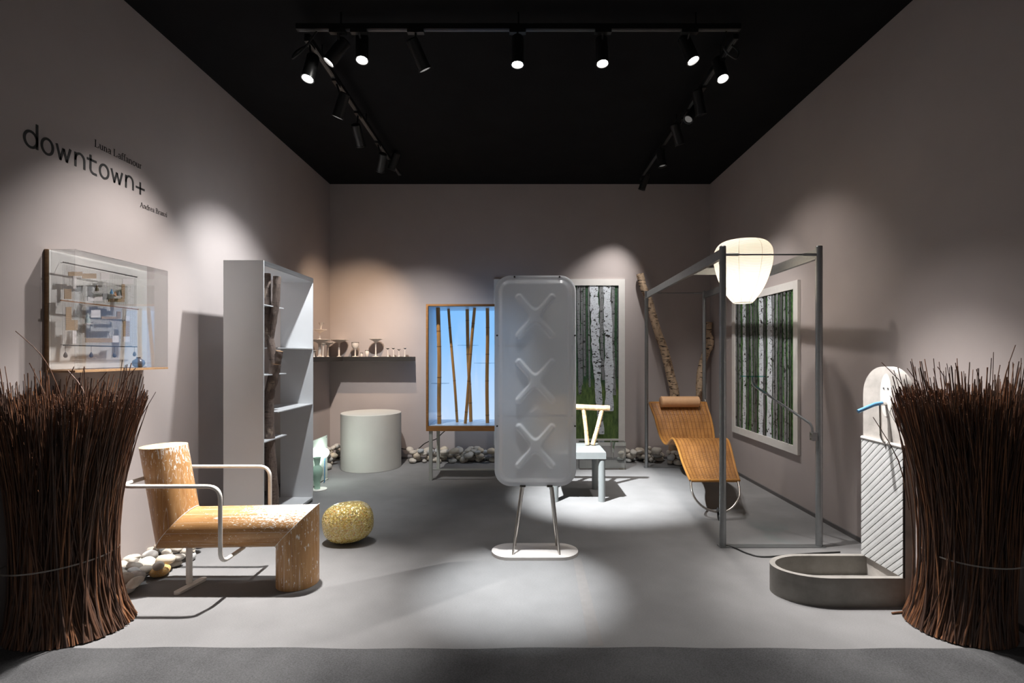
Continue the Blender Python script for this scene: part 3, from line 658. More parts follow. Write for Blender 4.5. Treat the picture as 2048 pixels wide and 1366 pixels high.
# ------------------------------------------------------------------ pebbles
def pebble_mesh(seed):
    rr=random.Random(seed); vs=[];fs=[]; n,mm=18,10; ph=[rr.random()*6 for _ in range(5)]; ex=rr.uniform(2.1,2.5)
    for j in range(mm+1):
        la=-PI/2+PI*j/mm
        for k in range(n):
            lo=2*PI*k/n; f=1+.05*math.sin(2*lo+ph[0])+.045*math.sin(3*lo+ph[1]+la)+.04*math.sin(2*la+ph[2])
            cz=math.cos(la); sg=lambda v,e:math.copysign(abs(v)**e,v)
            vs.append((sg(math.cos(lo),2/ex)*cz*f,sg(math.sin(lo),2/ex)*cz*f*rr.uniform(.995,1.005),sg(math.sin(la),.92)*f))
    fs=[(j*n+k,j*n+(k+1)%n,(j+1)*n+(k+1)%n,(j+1)*n+k) for j in range(mm) for k in range(n)]
    me=bpy.data.meshes.new('pebble'); me.from_pydata(vs,[],fs); me.materials.append(M_peb)
    import bmesh as _b
    bm=_b.new(); bm.from_mesh(me); _b.ops.remove_doubles(bm,verts=bm.verts,dist=1e-4); _b.ops.recalc_face_normals(bm,faces=bm.faces); bm.to_mesh(me); bm.free()
    for p in me.polygons: p.use_smooth=True
    return me
PEB=[bpy.data.objects.new('pebble',pebble_mesh(s)) for s in range(7)]
ALLP=[]
def pebbles(cands,label,group,seed,size=(.036,.062),maxz=.20,special=None):
    rr=random.Random(seed); n=0
    for (x,y) in cands:
        a=rr.uniform(*size); b=a*rr.uniform(.68,.95); c=a*rr.uniform(.48,.68); rz=rr.uniform(0,PI)
        z=c
        for (px,py,pz,pa,pc) in ALLP:
            d=math.hypot(px-x,py-y); Rs=(pa+a)*.86
            if d<Rs: z=max(z,pz+(pc+c)*math.sqrt(1-(d/Rs)**2))
        if z>maxz: continue
        ALLP.append((x,y,z,(a+b)/2,c))
        o=rr.choice(PEB).copy(); COL.objects.link(o); o.location=(x,y,z); o.scale=(a,b,c)
        tl=min(.35,.6*(z-c)/.08); o.rotation_euler=(rr.uniform(-tl,tl),rr.uniform(-tl,tl),rz)
        tag(o,label,'pebble',group); n+=1
    return n
def strip(pts,n,seed,wd):
    rr=random.Random(seed); out=[]
    for i in range(n):
        f=rr.random()*(len(pts)-1); k=min(int(f),len(pts)-2); p=Vector(pts[k])*(1-(f-k))+Vector(pts[k+1])*(f-k)
        g=rr.random(); out.append((p.x+(rr.random()-.5)*wd[0],p.y+(rr.random()-.5)*wd[1]))
    return out
o=PEB[2].copy(); o.data=PEB[2].data.copy(); o.data.materials[0]=M_pebo; COL.objects.link(o); o.location=(-2.285,3.16,.034); o.scale=(.058,.048,.034); o.rotation_euler=(0,0,.6)
tag(o,'single ochre-stained pebble among the grey ones beside the log armchair','pebble'); ALLP.append((-2.285,3.16,.034,.053,.034))
L1='smooth river pebble in the heap beside the log armchair'
n1=pebbles(strip([(-2.41,2.93),(-2.40,3.75)],700,5,(.30,.06)),L1,'pebbles beside the log armchair',5,(.034,.058),.085)
n2=pebbles(strip([(-2.44,5.35),(-2.45,6.62)],220,6,(.18,.1))+strip([(-2.3,6.62),(-2.2,6.64)],20,16,(.3,.1)),'smooth river pebble in the heap between the glowing pane and the round pedestal','pebbles in the corner by the pedestal',6,(.040,.066),.22)
n3=pebbles(strip([(-1.45,6.56),(.25,6.57)],230,7,(.05,.20)),'smooth river pebble in the row under the blue-lit bamboo cabinet','pebbles under the bamboo cabinet',7,(.040,.068),.165)
n4=pebbles([p for p in strip([(1.30,6.58),(2.1,6.57)],120,8,(.05,.19)) if abs(p[0]-1.97)>.12 or p[1]<6.45]+strip([(1.92,6.38),(2.02,6.36)],30,9,(.16,.1)),'smooth river pebble in the row between the clear block and the wicker chaise','pebbles near the wicker chaise',8,(.040,.066),.16)
# ------------------------------------------------------------------ black corner shelf and ceramics
zs0,zs1=1.322,1.377
sh=thing('wall_shelf','black L-shaped shelf across the back corner carrying pale ceramics','shelf',(-2.0,6.6,zs0))
MB().box((XL+.001,6.46,zs0),(-1.427,YB-.001,zs1)).build('long_board',M_darkshelf,sh)
MB().box((XL+.001,5.25,zs0),(-2.31,6.459,zs1)).build('short_board',M_darkshelf,sh)
def pot(prof,px,y,label,n=20,lean=(0,0),z=zs1,nm='ceramic_goblet',cat='ceramic goblet',sx=1,sy=1,x=None,seed=0,ma=None):
    if x is None: x=(px-VX)*y/F
    c=Vector((x,y,z+.0005))
    mb=MB().lathe(prof,c,n,lean=lean,sx=sx,sy=sy)
    return tag(mb.build(nm,ma or M_ceramic,origin=c,smooth=45),label,cat,'pale ceramics on the black shelf')
def gob(h,rb,rs,rt,ht,cup=.0,tk=.004):
    """flaring goblet: height, base radius, stem radius, top radius, flare height"""
    p=[(0,0),(rb,0),(rb,tk),(rs*1.3,tk*2.2),(rs,h*.15),(rs,h-ht)]
    for k in range(1,7):
        f=k/6; p.append((rs+(rt-rs)*(f**2.0),h-ht+ht*(1-(1-f)**1.0)))
    p+=[(rt*.97,h+.002),(rs*1.2,h-ht*.72),(0,h-ht*.75)]
    return p
Yg=6.60
pot(gob(.222,.03,.011,.125,.055),678,Yg,'broad flat-topped pale ceramic goblet standing nearest the room corner',28)
t1=pot(gob(.208,.04,.018,.125,.06),640,6.02,'wide trumpet-shaped ceramic stand carrying a bowl near the bookcase edge',28,x=-2.43)
pot(gob(.115,.018,.008,.085,.05),641,6.02,'thin-stemmed ceramic bowl standing on the wide trumpet-shaped stand',24,z=zs1+.2115,x=-2.43)
pot([(0,0),(.015,0),(.008,.006),(.008,.062),(.016,.08),(.034,.112),(.032,.112),(.01,.085),(0,.08)],643,6.02,'small leaning ceramic cup topping the stack near the bookcase edge',18,lean=(.10,0),z=zs1+.300,x=-2.42)
pot(gob(.075,.012,.006,.028,.03),628.5,5.75,'tiny flared ceramic cup half hidden beside the bookcase edge',16,x=-2.385)
pot(gob(.16,.016,.006,.028,.035),645.5,5.9,'slender crooked ceramic stem standing beneath the wide trumpet-shaped stand',14,lean=(.05,0),x=-2.345)
pot(gob(.178,.018,.007,.075,.05),656,6.22,'slim ceramic goblet with a disc top in front of the room corner',20,lean=(.03,0),x=-2.41)
pot([(0,0),(.045,0),(.045,.003),(.010,.010),(.009,.085),(.025,.105),(.045,.135),(.047,.185),(.055,.19),(.053,.19),(.043,.18),(.04,.14),(0,.11)],710.5,Yg,'pale ceramic goblet with a deep rounded cup on the shelf',22)
pot([(0,0),(.013,0),(.017,.018),(.013,.042),(.022,.054),(.020,.054),(.010,.04),(0,.02)],723,Yg,'smallest squat ceramic cup on the shelf beside a rounded goblet',16)
pot([(0,0),(.014,0),(.024,.03),(.026,.06),(.022,.076),(.030,.086),(.028,.086),(.02,.075),(0,.03)],734,Yg,'egg-shaped ceramic cup next to the tall plate-topped goblet',18)
pot(gob(.235,.05,.009,.095,.06),751.5,Yg,'tall ceramic goblet with a wide tilted plate top',28)
for px,h,lb,ln in ((776,.115,'first slender ceramic stem after the plate-topped goblet on the shelf',(-.03,0)),(787.5,.117,'second slender ceramic stem after the plate-topped goblet, bent sideways',(-.06,0)),(798,.100,'shortest slender ceramic stem near the free end of the shelf',(.0,0)),(809.5,.118,'last slender ceramic stem nearest the free end of the shelf',(.03,0))):
    pot(gob(h,.013,.0055,.026,.028),px,Yg,lb,14,lean=ln,nm='ceramic_stem_vase',cat='ceramic vase')

# ------------------------------------------------------------------ pedestal
pc=Vector((-1.885,6.276,0)); r=.366
tag(MB().lathe([(0,0),(r-.004,0),(r,.004),(r,.676),(r-.006,.682),(0,.682)],pc,96).build('round_pedestal',M_ped,origin=pc,smooth=40),'squat white cylindrical pedestal below the black corner shelf','pedestal')

# ------------------------------------------------------------------ glowing floor lamp: pane, bulb, vase
lamp=thing('floor_lamp','low lamp of a translucent pane with a glowing bulb and blue tube beside the bookcase','lamp',(-2.19,5.35,0))
m=NT('frosted_green_pane'); m.base((.78,.86,.80)); m.set(Roughness=.25,Alpha=1.0); m.p.inputs['Transmission Weight'].default_value=.25
MB().box((-2.205,5.02,.012),(-2.198,5.66,.494)).build('pane',m.mat,lamp)
MB().box((-2.22,5.06,0),(-2.18,5.14,.012)).build('foot',M_white,lamp)
MB().box((-2.22,5.56,0),(-2.18,5.64,.012)).build('foot',M_white,lamp)
MB().lathe([(0,-.05),(.025,-.045),(.042,-.015),(.044,.012),(.032,.038),(.0,.052)],(-2.145,5.45,.335),20).build('bulb',emit('bulb_glow',(.88,1,.90),42),lamp,60)
MB().tube([(-2.145,5.45,.285),(-2.145,5.45,.17),(-2.15,5.46,.02),(-2.16,5.47,.006)],.006,8).build('blue_tube',M_blue,lamp,50)
for y in (5.08,5.63): MB().tube([(-2.198,y,.475),(-2.193,y,.475)],.005,10).build('screw',M_steeldark,lamp)
vz=.012
vp=thing('celadon_vase','slender pale green vase on a white disc before the glowing pane','vase',(-2.105,5.20,0))
MB().lathe([(0,0),(.078,0),(.080,.004),(.078,.010),(0,.010)],(-2.105,5.20,0),36).build('base_disc',M_white,vp,40)
MB().lathe([(0,0),(.030,0),(.028,.03),(.034,.08),(.050,.14),(.056,.18),(.050,.215),(.028,.238),(.024,.25),(.036,.31),(.040,.325),(.036,.325),(.02,.26),(0,.25)],(-2.125,5.20,.0105),28).build('vessel',M_celadon,vp,50)

# ------------------------------------------------------------------ blue-lit bamboo cabinet
CX0,CX1,CY0,CY1,CZ0,CZ1=-1.062,.062,5.56,6.14,.553,1.966
cab=thing('bamboo_cabinet','tall oak-framed glass cabinet glowing sky blue with bamboo canes inside','cabinet',((CX0+CX1)/2,(CY0+CY1)/2,0))
MB().box((CX0,CY0,CZ0),(CX1,CY1,CZ0+.055)).build('bottom_rail',M_cabwood,cab)
MB().box((CX0,CY0,CZ1-.020),(CX1,CY1,CZ1)).build('top_rail',M_cabwood,cab)
for xa_,xb_ in ((CX0,CX0+.022),(CX1-.022,CX1)): MB().box((xa_,CY0,CZ0+.055),(xb_,CY1,CZ1-.020)).build('side_board',M_cabwood,cab)
def sky_panel():
    m=NT('sky_lightbox'); tc=m.node('ShaderNodeTexCoord'); sep=m.node('ShaderNodeSeparateXYZ'); m.link(tc.outputs['Object'],sep.inputs[0])
    k=m.node('ShaderNodeMapRange'); k.inputs[1].default_value=.6; k.inputs[2].default_value=1.95; m.link(sep.outputs[2],k.inputs[0])
    col=m.ramp(k.outputs[0],[(0,(.54,.71,.95)),(.35,(.42,.64,.95)),(.7,(.26,.55,.95)),(1,(.22,.51,.93))])
    n=m.noise(m.coord((3.2,1,.9)),1.3,3,.5,.8); cl=m.math('MULTIPLY',m.ramp(n,[(.5,0.0),(.66,1.0)]),m.math('SUBTRACT',1.0,k.outputs[0]),True)
    col=m.mix(m.math('MULTIPLY',cl,.75),col,(.66,.76,.95))
    m.base((.02,.03,.05)); m.link(col,m.p.inputs['Emission Color']); m.p.inputs['Emission Strength'].default_value=1.12; m.set(Roughness=.4)
    return m.mat
MB().box((CX0+.022,CY1-.03,CZ0+.055),(CX1-.022,CY1-.01,CZ1-.02)).build('light_panel',sky_panel(),cab)
M_inner=plain('pale_blue_lining',(.55,.70,.86),.35,var=.02)
for xa_,xb_ in ((CX0+.0225,CX0+.028),(CX1-.028,CX1-.0225)): MB().box((xa_,CY0+.02,CZ0+.056),(xb_,CY1-.031,CZ1-.021)).build('side_lining',M_inner,cab)
MB().box((CX0+.029,CY0+.02,CZ0+.0555),(CX1-.029,CY1-.031,CZ0+.060)).build('floor_lining',M_inner,cab)
MB().box((CX0+.029,CY0+.02,CZ1-.026),(CX1-.029,CY1-.031,CZ1-.0205)).build('ceiling_lining',M_inner,cab)
MB().box((CX0+.022,CY0+.004,CZ0+.055),(CX1-.022,CY0+.009,CZ1-.02)).build('front_glass',M_glassc,cab)
M_leg=plain('pale_green_grey_legs',(.40,.41,.38),.5,var=.03)
for x in (CX0+.048,CX1-.048):
    for y in (CY0+.03,CY1-.05):
        MB().box((x-.018,y-.018,0),(x+.018,y+.018,CZ0)).build('leg',M_leg,cab)
MB().box((CX0+.067,CY0+.022,.112),(CX1-.067,CY0+.038,.126)).build('stretcher',M_leg,cab)
def cane(p0,p1,r,label):
    p0=Vector(p0);p1=Vector(p1); t=thing('bamboo_cane',label,'bamboo cane',p0,'bamboo canes in the blue cabinet')
    d=p1-p0; N=30; P=[p0+d*i/N for i in range(N+1)]; bow=r*.18
    for i,p in enumerate(P): p.x+=bow*math.sin(i/N*PI*2+p0.x*9)
    MB().tube(P,r,14).build('culm',M_bamboo,t,50)
    L=d.length; k=4; rr=random.Random(int(abs(p0.x)*1000))
    for j in range(1,5):
        f=(j-.5+rr.uniform(-.2,.2))/4; i=int(f*N); MB().tube([P[i]-d.normalized()*.004,P[i]+d.normalized()*.004],r*1.07,14).build('node_ring',M_node,t,50)
zb,zt_=CZ0+.061,CZ1-.027
def cx(px,y): return (px-VX)*y/F
for (pt,pb,y,r,lb) in ((876.6,879.3,5.72,.024,'upright bamboo cane nearest the free side of the blue cabinet'),(897.3,914.6,5.86,.016,'thinnest bamboo cane, leaning, second inside the blue cabinet'),(934,941.2,5.90,.021,'bamboo cane crossing behind the pale lit one'),(949,930.3,5.74,.018,'pale lit bamboo cane leaning in front of another'),(974.6,974.6,5.80,.021,'upright bamboo cane beside the frosted panel edge'),(1012,1020,5.84,.020,'bamboo cane in the blue cabinet hidden behind the frosted panel')):
    cane((cx(pb,y),y,zb),(cx(pt,y),y,zt_),r,lb)
for (xa_,xb_,py,y,lb) in ((857,893,766.5,5.72,'lowest glass disc shelf in the blue cabinet'),(915,957,690.8,5.83,'highest glass disc shelf in the blue cabinet'),(948,993,726,5.80,'glass disc shelf at middle height in the blue cabinet')):
    x=cx((xa_+xb_)/2,y); r=(xb_-xa_)/2*y/F; z=at(0,py,y).z; x=max(x,CX0+.03+r)
    tag(MB().lathe([(0,-.003),(r,-.003),(r,.003),(0,.003)],(x,y,z),32).build('glass_shelf',M_shelfglass,origin=(x,y,z)),lb,'glass shelf')
p=spline([at(803,897,6.69),at(815,899,6.69),at(834,899,6.69),at(848,888,6.68),at(860,882,6.66),at(872,878,6.6),at(885,866,6.5),at(892,860,6.4)],5)
for q in p: q.y=min(q.y,6.715); q.z=max(q.z,.006)
p=[q for q in p if q.z<CZ0+.0] ; p.append(Vector((p[-1].x+.03,6.12,CZ0+.001)))
tag(MB().tube(p,.0065,6).build('power_cable',M_blackrubber,origin=p[0]),'thin black cable climbing the wall from the pedestal to the bamboo cabinet','cable')

# ------------------------------------------------------------------ frosted panel on a stand
PY=3.53; PX=.0975; PW=.288; PZ0,PZ1=.474,1.961; PCZ=(PZ0+PZ1)/2; PH=(PZ1-PZ0)/2; PR=.115
pan=thing('frosted_panel','tall translucent frosted plastic panel embossed with three crosses on a white oval base','panel',(PX,PY,0))
def frost(name,rough,tint,tr):
    m=NT(name); m.n.remove(m.p)
    rf=m.node('ShaderNodeBsdfRefraction'); rf.inputs['Color'].default_value=tint+(1,); rf.inputs['Roughness'].default_value=rough; rf.inputs['IOR'].default_value=1.18
    tl=m.node('ShaderNodeBsdfTranslucent'); tl.inputs[0].default_value=(.97,.975,.985,1)
    df=m.node('ShaderNodeBsdfDiffuse'); df.inputs[0].default_value=(.93,.95,.97,1)
    gl=m.node('ShaderNodeBsdfGlossy'); gl.inputs['Roughness'].default_value=.22; gl.inputs[0].default_value=(.9,.9,.9,1)
    a=m.node('ShaderNodeMixShader'); a.inputs[0].default_value=.35; m.link(tl.outputs[0],a.inputs[1]); m.link(df.outputs[0],a.inputs[2])
    b=m.node('ShaderNodeMixShader'); b.inputs[0].default_value=tr; m.link(rf.outputs[0],b.inputs[1]); m.link(a.outputs[0],b.inputs[2])
    c=m.node('ShaderNodeMixShader'); fr=m.node('ShaderNodeLayerWeight'); fr.inputs[0].default_value=.5; f=m.math('ADD',m.math('MULTIPLY',m.math('POWER',fr.outputs['Facing'],4.0),.7),.05,True); m.link(f,c.inputs[0]); m.link(b.outputs[0],c.inputs[1]); m.link(gl.outputs[0],c.inputs[2])
    m.link(c.outputs[0],m.out.inputs[0]); return m.mat
M_frost=frost('frosted_polyethylene',.55,(.99,.99,.995),.60)
def sdf_rr(x,z,w_,h,r):
    qx=abs(x)-(w_-r); qz=abs(z)-(h-r); return math.hypot(max(qx,0),max(qz,0))+min(max(qx,qz),0)-r
def sst(a,b,x): t=max(0,min(1,(x-a)/(b-a))); return t*t*(3-2*t)
def relief(x,z):
    d=-sdf_rr(x,z,PW,PH,PR); h=.026*sst(.026,.062,d)
    zc=PH*2
    for c in (.455,.0,-.455):
        zz=z-c-.0
        best=9
        for sx in (1,-1):
            ux,uz=.115,.133*sx; L=math.hypot(ux,uz); t=max(-1,min(1,(x*ux+zz*uz)/L**2)); best=min(best,math.hypot(x-ux*t,zz-uz*t))
        # smooth union gives the rounded inner corners
        d1=[math.hypot(x-.115*max(-1,min(1,(x*.115+zz*.133*s)/(.115**2+.133**2))),zz-.133*s*max(-1,min(1,(x*.115+zz*.133*s)/(.115**2+.133**2)))) for s in (1,-1)]
        k=.05; hh=max(0,min(1,.5+.5*(d1[1]-d1[0])/k)); dd=d1[1]*(1-hh)+d1[0]*hh-k*hh*(1-hh)
        h+=.0115*(1-sst(.0150,.0250,dd))
    return h
def shell(yf,sgn,nx=88,nz=216,rel=True,th=.0035):
    vs=[];ins=[]
    for j in range(nz+1):
        for i in range(nx+1):
            x=-PW+2*PW*i/nx; z=-PH+2*PH*j/nz; d=sdf_rr(x,z,PW,PH,PR); ins.append(d<=1e-6)
            if d>0:
                cx_=math.copysign(PW-PR,x); cz_=math.copysign(PH-PR,z); v=Vector((x-cx_,z-cz_)); v*=PR/v.length; x=cx_+v.x; z=cz_+v.y
            vs.append((PX+x,yf+sgn*(relief(x,z) if rel else 0),PCZ+z))
    fs=[]
    for j in range(nz):
        for i in range(nx):
            q=(j*(nx+1)+i,j*(nx+1)+i+1,(j+1)*(nx+1)+i+1,(j+1)*(nx+1)+i)
            if any(ins[k] for k in q): fs.append(q)
    # second skin th behind, stitched along the rim
    n=len(vs); vs2=[(a,b-sgn*th,c) for a,b,c in vs]; fs2=[tuple(reversed([k+n for k in q])) for q in fs]
    cnt={}
    for q in fs:
        for k in range(4):
            e=(q[k],q[(k+1)%4]); cnt[tuple(sorted(e))]=cnt.get(tuple(sorted(e)),[])+[e]
    rim=[(e[0][1],e[0][0],e[0][0]+n,e[0][1]+n) for e in cnt.values() if len(e)==1]
    mb=MB(); mb.add(vs+vs2,fs+fs2+rim); return mb
shell(PY,-1).build('front_shell',M_frost,pan,60)
shell(PY+.012,1,30,70,False,.003).build('back_sheet',frost('frosted_back_sheet',.36,(.99,.99,.99),.06),pan,60)
M_seam=frost('frosted_rib',.3,(.9,.92,.95),.55)
for py in (692,832): 
    z=at(0,py,PY).z; MB().box((PX-PW+.02,PY-.004,z-.004),(PX+PW-.02,PY+.011,z+.004)).build('inner_rib',M_seam,pan)
M_bolt=plain('dull_bolt',(.10,.09,.08),.4,.7)
for px,py in ((1029,553.5),(1119,553.5),(994.3,671),(1153,671),(994.3,852),(1153,852)):
    p=at(px,py,PY); p.x=max(PX-PW+.008,min(PX+PW-.008,p.x)); p.z=min(p.z,PZ1-.010); MB().tube([(p.x,PY-.008,p.z),(p.x,PY+.018,p.z)],.0065,12).build('bolt',M_bolt,pan,40)
for px in (1045.5,1099.5):
    x=(px-VX)*PY/F; MB().box((x-.020,PY-.006,PZ0-.006),(x+.020,PY+.022,PZ0+.008)).build('clip',M_bolt,pan)
zb=.021
for (xt,xb,yt_,yb_) in ((1042.5,1025.5,PY-.004,3.455),(1105,1119.5,PY-.004,3.455),(1047,1030,PY+.02,3.62),(1101,1113,PY+.02,3.62)):
    MB().tube([((xt-VX)*PY/F,yt_,PZ0-.004),((xb-VX)*yb_/F,yb_,zb-.002)],.0075,14).build('support_rod',M_rod,pan,50)
pl=[]; bx0,bw,bd=.0945,.305,.132
for i in range(17): a=-PI/2+PI*i/16; pl.append((bx0+bw-bd+bd*math.cos(a),3.535+bd*math.sin(a)))
for i in range(17): a=PI/2+PI*i/16; pl.append((bx0-bw+bd+bd*math.cos(a),3.535+bd*math.sin(a)))
MB().prism(pl,lambda a,b,t:Vector((a,b,t)),0,zb).build('base_plate',plain('white_stone_base',(.72,.68,.645),.5,var=.03),pan)

# ------------------------------------------------------------------ grey seat with birch back, clear block vase
TX0,TX1,TY0,TY1,TZ=.285,.803,4.745,5.255,.474
st=thing('birch_back_chair','low grey chair with a backrest of peeled birch branches','chair',((TX0+TX1)/2,5.0,0))
MB().box((TX0,TY0,TZ-.062),(TX1,TY1,TZ)).build('seat_slab',M_stonegrey,st)
for x in (TX0+.035,TX1-.035):
    for y in (TY0+.04,TY1-.03): MB().tube([(x,y,0),(x,y,TZ-.062)],.033,24).build('leg',M_stonegrey,st,40)
yb_=5.12
def birch(p0,p1,r,nm,seed): lumpy([p0,(Vector(p0)+Vector(p1))/2+Vector((.004,0,.003)),p1],[r*1.03,r,r*.97],seed,14,.05).build(nm,[M_bark_peel,M_endwood],st,60)
birch(at(1070,812,yb_),at(1219,816.5,yb_),.029,'back_rail',5)
birch(at(1174.5,889,yb_),at(1167,819,yb_),.021,'back_post',6); birch(at(1185.5,889,yb_),at(1204,820,yb_),.022,'back_post',7)
birch(at(1112,889,yb_),at(1120,819,yb_),.021,'back_post',8); birch(at(1103,889,yb_),at(1086,820,yb_),.022,'back_post',9)
BX0,BX1,BY0,BY1,BZ=.708,1.272,6.10,6.22,.335
m=NT('solid_acrylic'); m.n.remove(m.p); g_=m.node('ShaderNodeBsdfGlass'); g_.inputs['IOR'].default_value=1.49; g_.inputs['Roughness'].default_value=0.0; g_.inputs['Color'].default_value=(.97,.985,.975,1); m.link(g_.outputs[0],m.out.inputs[0]); M_solid=m.mat
blk=thing('acrylic_block_vase','clear rectangular block vase on the floor behind the birch-backed chair','vase',((BX0+BX1)/2,(BY0+BY1)/2,0))
MB().box((BX0,BY0,.001),(BX1,BY1,BZ)).build('block',M_solid,blk)
c=Vector(((1225-VX)*6.16/F,6.16,0))
MB().lathe([(0,.13),(.008,.135),(.014,.20),(.022,.28),(.030,.315),(.034,.3345),(0,.3345)],c,20).build('vase_bore',M_solid,blk,50)

# ------------------------------------------------------------------ leaning birch logs
l1=[at(1345,898,6.58),at(1350,800,6.6),at(1342,755,6.6),at(1330,705,6.61),at(1314,660,6.62),at(1299,605,6.63),at(1287,575,6.64),at(1280,548,6.65)]
l1[0].z=.03
t=lumpy(l1,[.062,.060,.056,.054,.050,.048,.046,.050],12,18,.06)
tag(t.build('birch_log',[M_bark_birch,M_endwood],origin=l1[0],smooth=60),'long crooked birch log leaning on the back wall behind the wicker chaise','log')
l2=[at(1385,900,6.52),at(1393,835,6.54),at(1399,796,6.55),at(1400,755,6.56),at(1404,730,6.57),at(1412,706,6.58),at(1420,686,6.59),at(1416,665,6.6),at(1418,645,6.61)]
l2[0].z=.03
t=lumpy(l2,[.050,.050,.050,.046,.044,.050,.056,.042,.046],14,18,.10)
tag(t.build('birch_log',[M_bark_birch,M_endwood],origin=l2[0],smooth=60),'shorter knotty birch log leaning in the corner beside the canopy post','log')

# ------------------------------------------------------------------ wicker chaise
def wicker():
    m=NT('woven_rattan'); uv=m.node('ShaderNodeUVMap'); sep=m.node('ShaderNodeSeparateXYZ'); m.link(uv.outputs[0],sep.inputs[0])
    u,v=sep.outputs[0],sep.outputs[1]
    def tri(x,f): return m.math('ABSOLUTE',m.math('SUBTRACT',m.math('FRACT',m.math('MULTIPLY',x,f)),.5))
    rib=m.ramp(tri(u,15.0),[(.04,.30),(.15,1.0)])                      # dark lengthwise stakes
    row=tri(v,120.0); pair=m.ramp(tri(v,17.0),[(.02,.72),(.09,1.0)])
    chk=m.math('SINE',m.math('ADD',m.math('MULTIPLY',u,15.0*PI),m.math('MULTIPLY',m.math('FLOOR',m.math('MULTIPLY',v,120.0)),PI)))
    n=m.noise(None,30,4); nn=m.node('ShaderNodeTexNoise'); nn.inputs['Scale'].default_value=9; m.link(uv.outputs[0],nn.inputs['Vector'])
    k=m.math('MULTIPLY',m.math('MULTIPLY',rib,pair),m.ramp(row,[(.03,.55),(.2,1.0)]))
    col=m.mix(k,(.13,.040,.008),m.ramp(nn.outputs['Fac'],[(.3,(.28,.12,.028)),(.7,(.42,.19,.048))]))
    m.base(col); m.set(Roughness=.42)
    m.bump(m.math('ADD',m.math('MULTIPLY',k,.6),m.math('MULTIPLY',chk,.25)),.55,.006); return m.mat
M_wick=wicker(); M_cane=plain('rattan_edge',(.42,.19,.043),.4,var=.15,scale=60)
prof=[(6.185,.811,1.582,2.282),(6.12,.74,1.592,2.280),(6.03,.645,1.610,2.280),(5.90,.545,1.605,2.255),(5.76,.465,1.600,2.215),(5.62,.418,1.600,2.170),(5.48,.425,1.595,2.150),(5.35,.480,1.585,2.135),(5.25,.520,1.578,2.125),(5.17,.532,1.572,2.115),(5.05,.525,1.555,2.090),(4.90,.478,1.540,2.050),(4.73,.400,1.520,2.005),(4.58,.335,1.510,1.965),(4.45,.283,1.504,1.936)]
pf=spline([(a,b,0) for a,b,_,_ in prof],5); el=spline([(c,d,0) for _,_,c,d in prof],5)
ch=thing('wicker_chaise','wave-shaped woven rattan chaise longue on a tubular steel loop','chaise longue',(1.73,5.0,0))
N=len(pf); W=16; vs=[];uvs=[]; s=[0]
for i in range(1,N): s.append(s[-1]+(pf[i]-pf[i-1]).length)
for side in (0,1):
    for i in range(N):
        a=pf[max(i-1,0)];b=pf[min(i+1,N-1)]; t_=(b-a).normalized(); nrm=Vector((0,-t_.y,t_.x)) # (x,y)->(Y,z)
        nY,nZ=-t_.y,t_.x
        for k in range(W+1):
            f=k/W; x=el[i].x*(1-f)+el[i].y*f; dish=-.012*math.sin(PI*f)
            off=(-.006 if side else .006)+dish*(-1 if True else 1)*0
            vs.append((x,pf[i].x+nY*off,pf[i].y+nZ*off)); uvs.append((f,s[i]/2.05))
fs=[]; q=N*(W+1)
for i in range(N-1):
    for k in range(W):
        a=i*(W+1)+k; fs.append((a,a+1,a+W+2,a+W+1)); fs.append((q+a,q+a+W+1,q+a+W+2,q+a+1))
for k in range(W): fs.append((k,q+k,q+k+1,k+1)); e=(N-1)*(W+1)+k; fs.append((e,e+1,q+e+1,q+e))
for i in range(N-1):
    for e in (0,W): a=i*(W+1)+e; b=a+W+1; fs.append((a,b,q+b,q+a))
mb=MB(); mb.add(vs,fs); o=mb.build('woven_seat',M_wick,ch,50)
ul=o.data.uv_layers.new(name='UVMap')
for lp in o.data.loops: ul.data[lp.index].uv=uvs[lp.vertex_index]
for e in (0,1): MB().tube([(el[i][e],pf[i].x,pf[i].y) for i in range(N)],.0125,10).build('edge_rail',M_cane,ch,50)
MB().tube([(el[0].x,pf[0].x,pf[0].y),(el[0].y,pf[0].x,pf[0].y)],.013,10).build('head_rail',M_cane,ch,50)
MB().tube([(el[-1].x,pf[-1].x,pf[-1].y),(el[-1].y,pf[-1].x,pf[-1].y)],.015,10).build('foot_rail',M_cane,ch,50)
# steel: U loop at the foot, hidden rear legs
A=Vector((1.512,4.46,.29));B=Vector((1.928,4.46,.29))
lp=spline([A,at(1383,980,4.37),at(1392,1000,4.32),at(1408,1015,4.28),at(1425,1022,4.26),at(1440,1024,4.255),at(1455,1021.5,4.26),at(1469,1010,4.29),at(1479,990,4.34),B],6)
MB().tube(lp,.0095,12).build('steel_loop',M_rod,ch,50)
for dz,dy in ((.075,.0),(.035,-.012)): MB().tube([(1.665,4.235+dy,dz),(1.682,4.235+dy,dz)],.033,20).build('joint_wheel',M_black,ch,40)
for x,y in ((1.566,6.19),(2.274,6.19)):
    MB().tube([(x,y-.006,.800),(x,y-.006,.835),(x,y+.006,.845)],.008,10).build('hook',M_rod,ch,50)
c0=at(1322,803.5,6.1);c1=at(1398,803.5,6.1); c0.z=c1.z=.828; c0.y=c1.y=6.115
hr=tag(MB().lathe([(0,-.002),(.058,-.002),(.067,.006),(.067,(c1-c0).length-.006),(.058,(c1-c0).length+.002),(0,(c1-c0).length+.002)],c0,28,axis=(c1-c0)).build('head_roll',M_leather,ch,45))

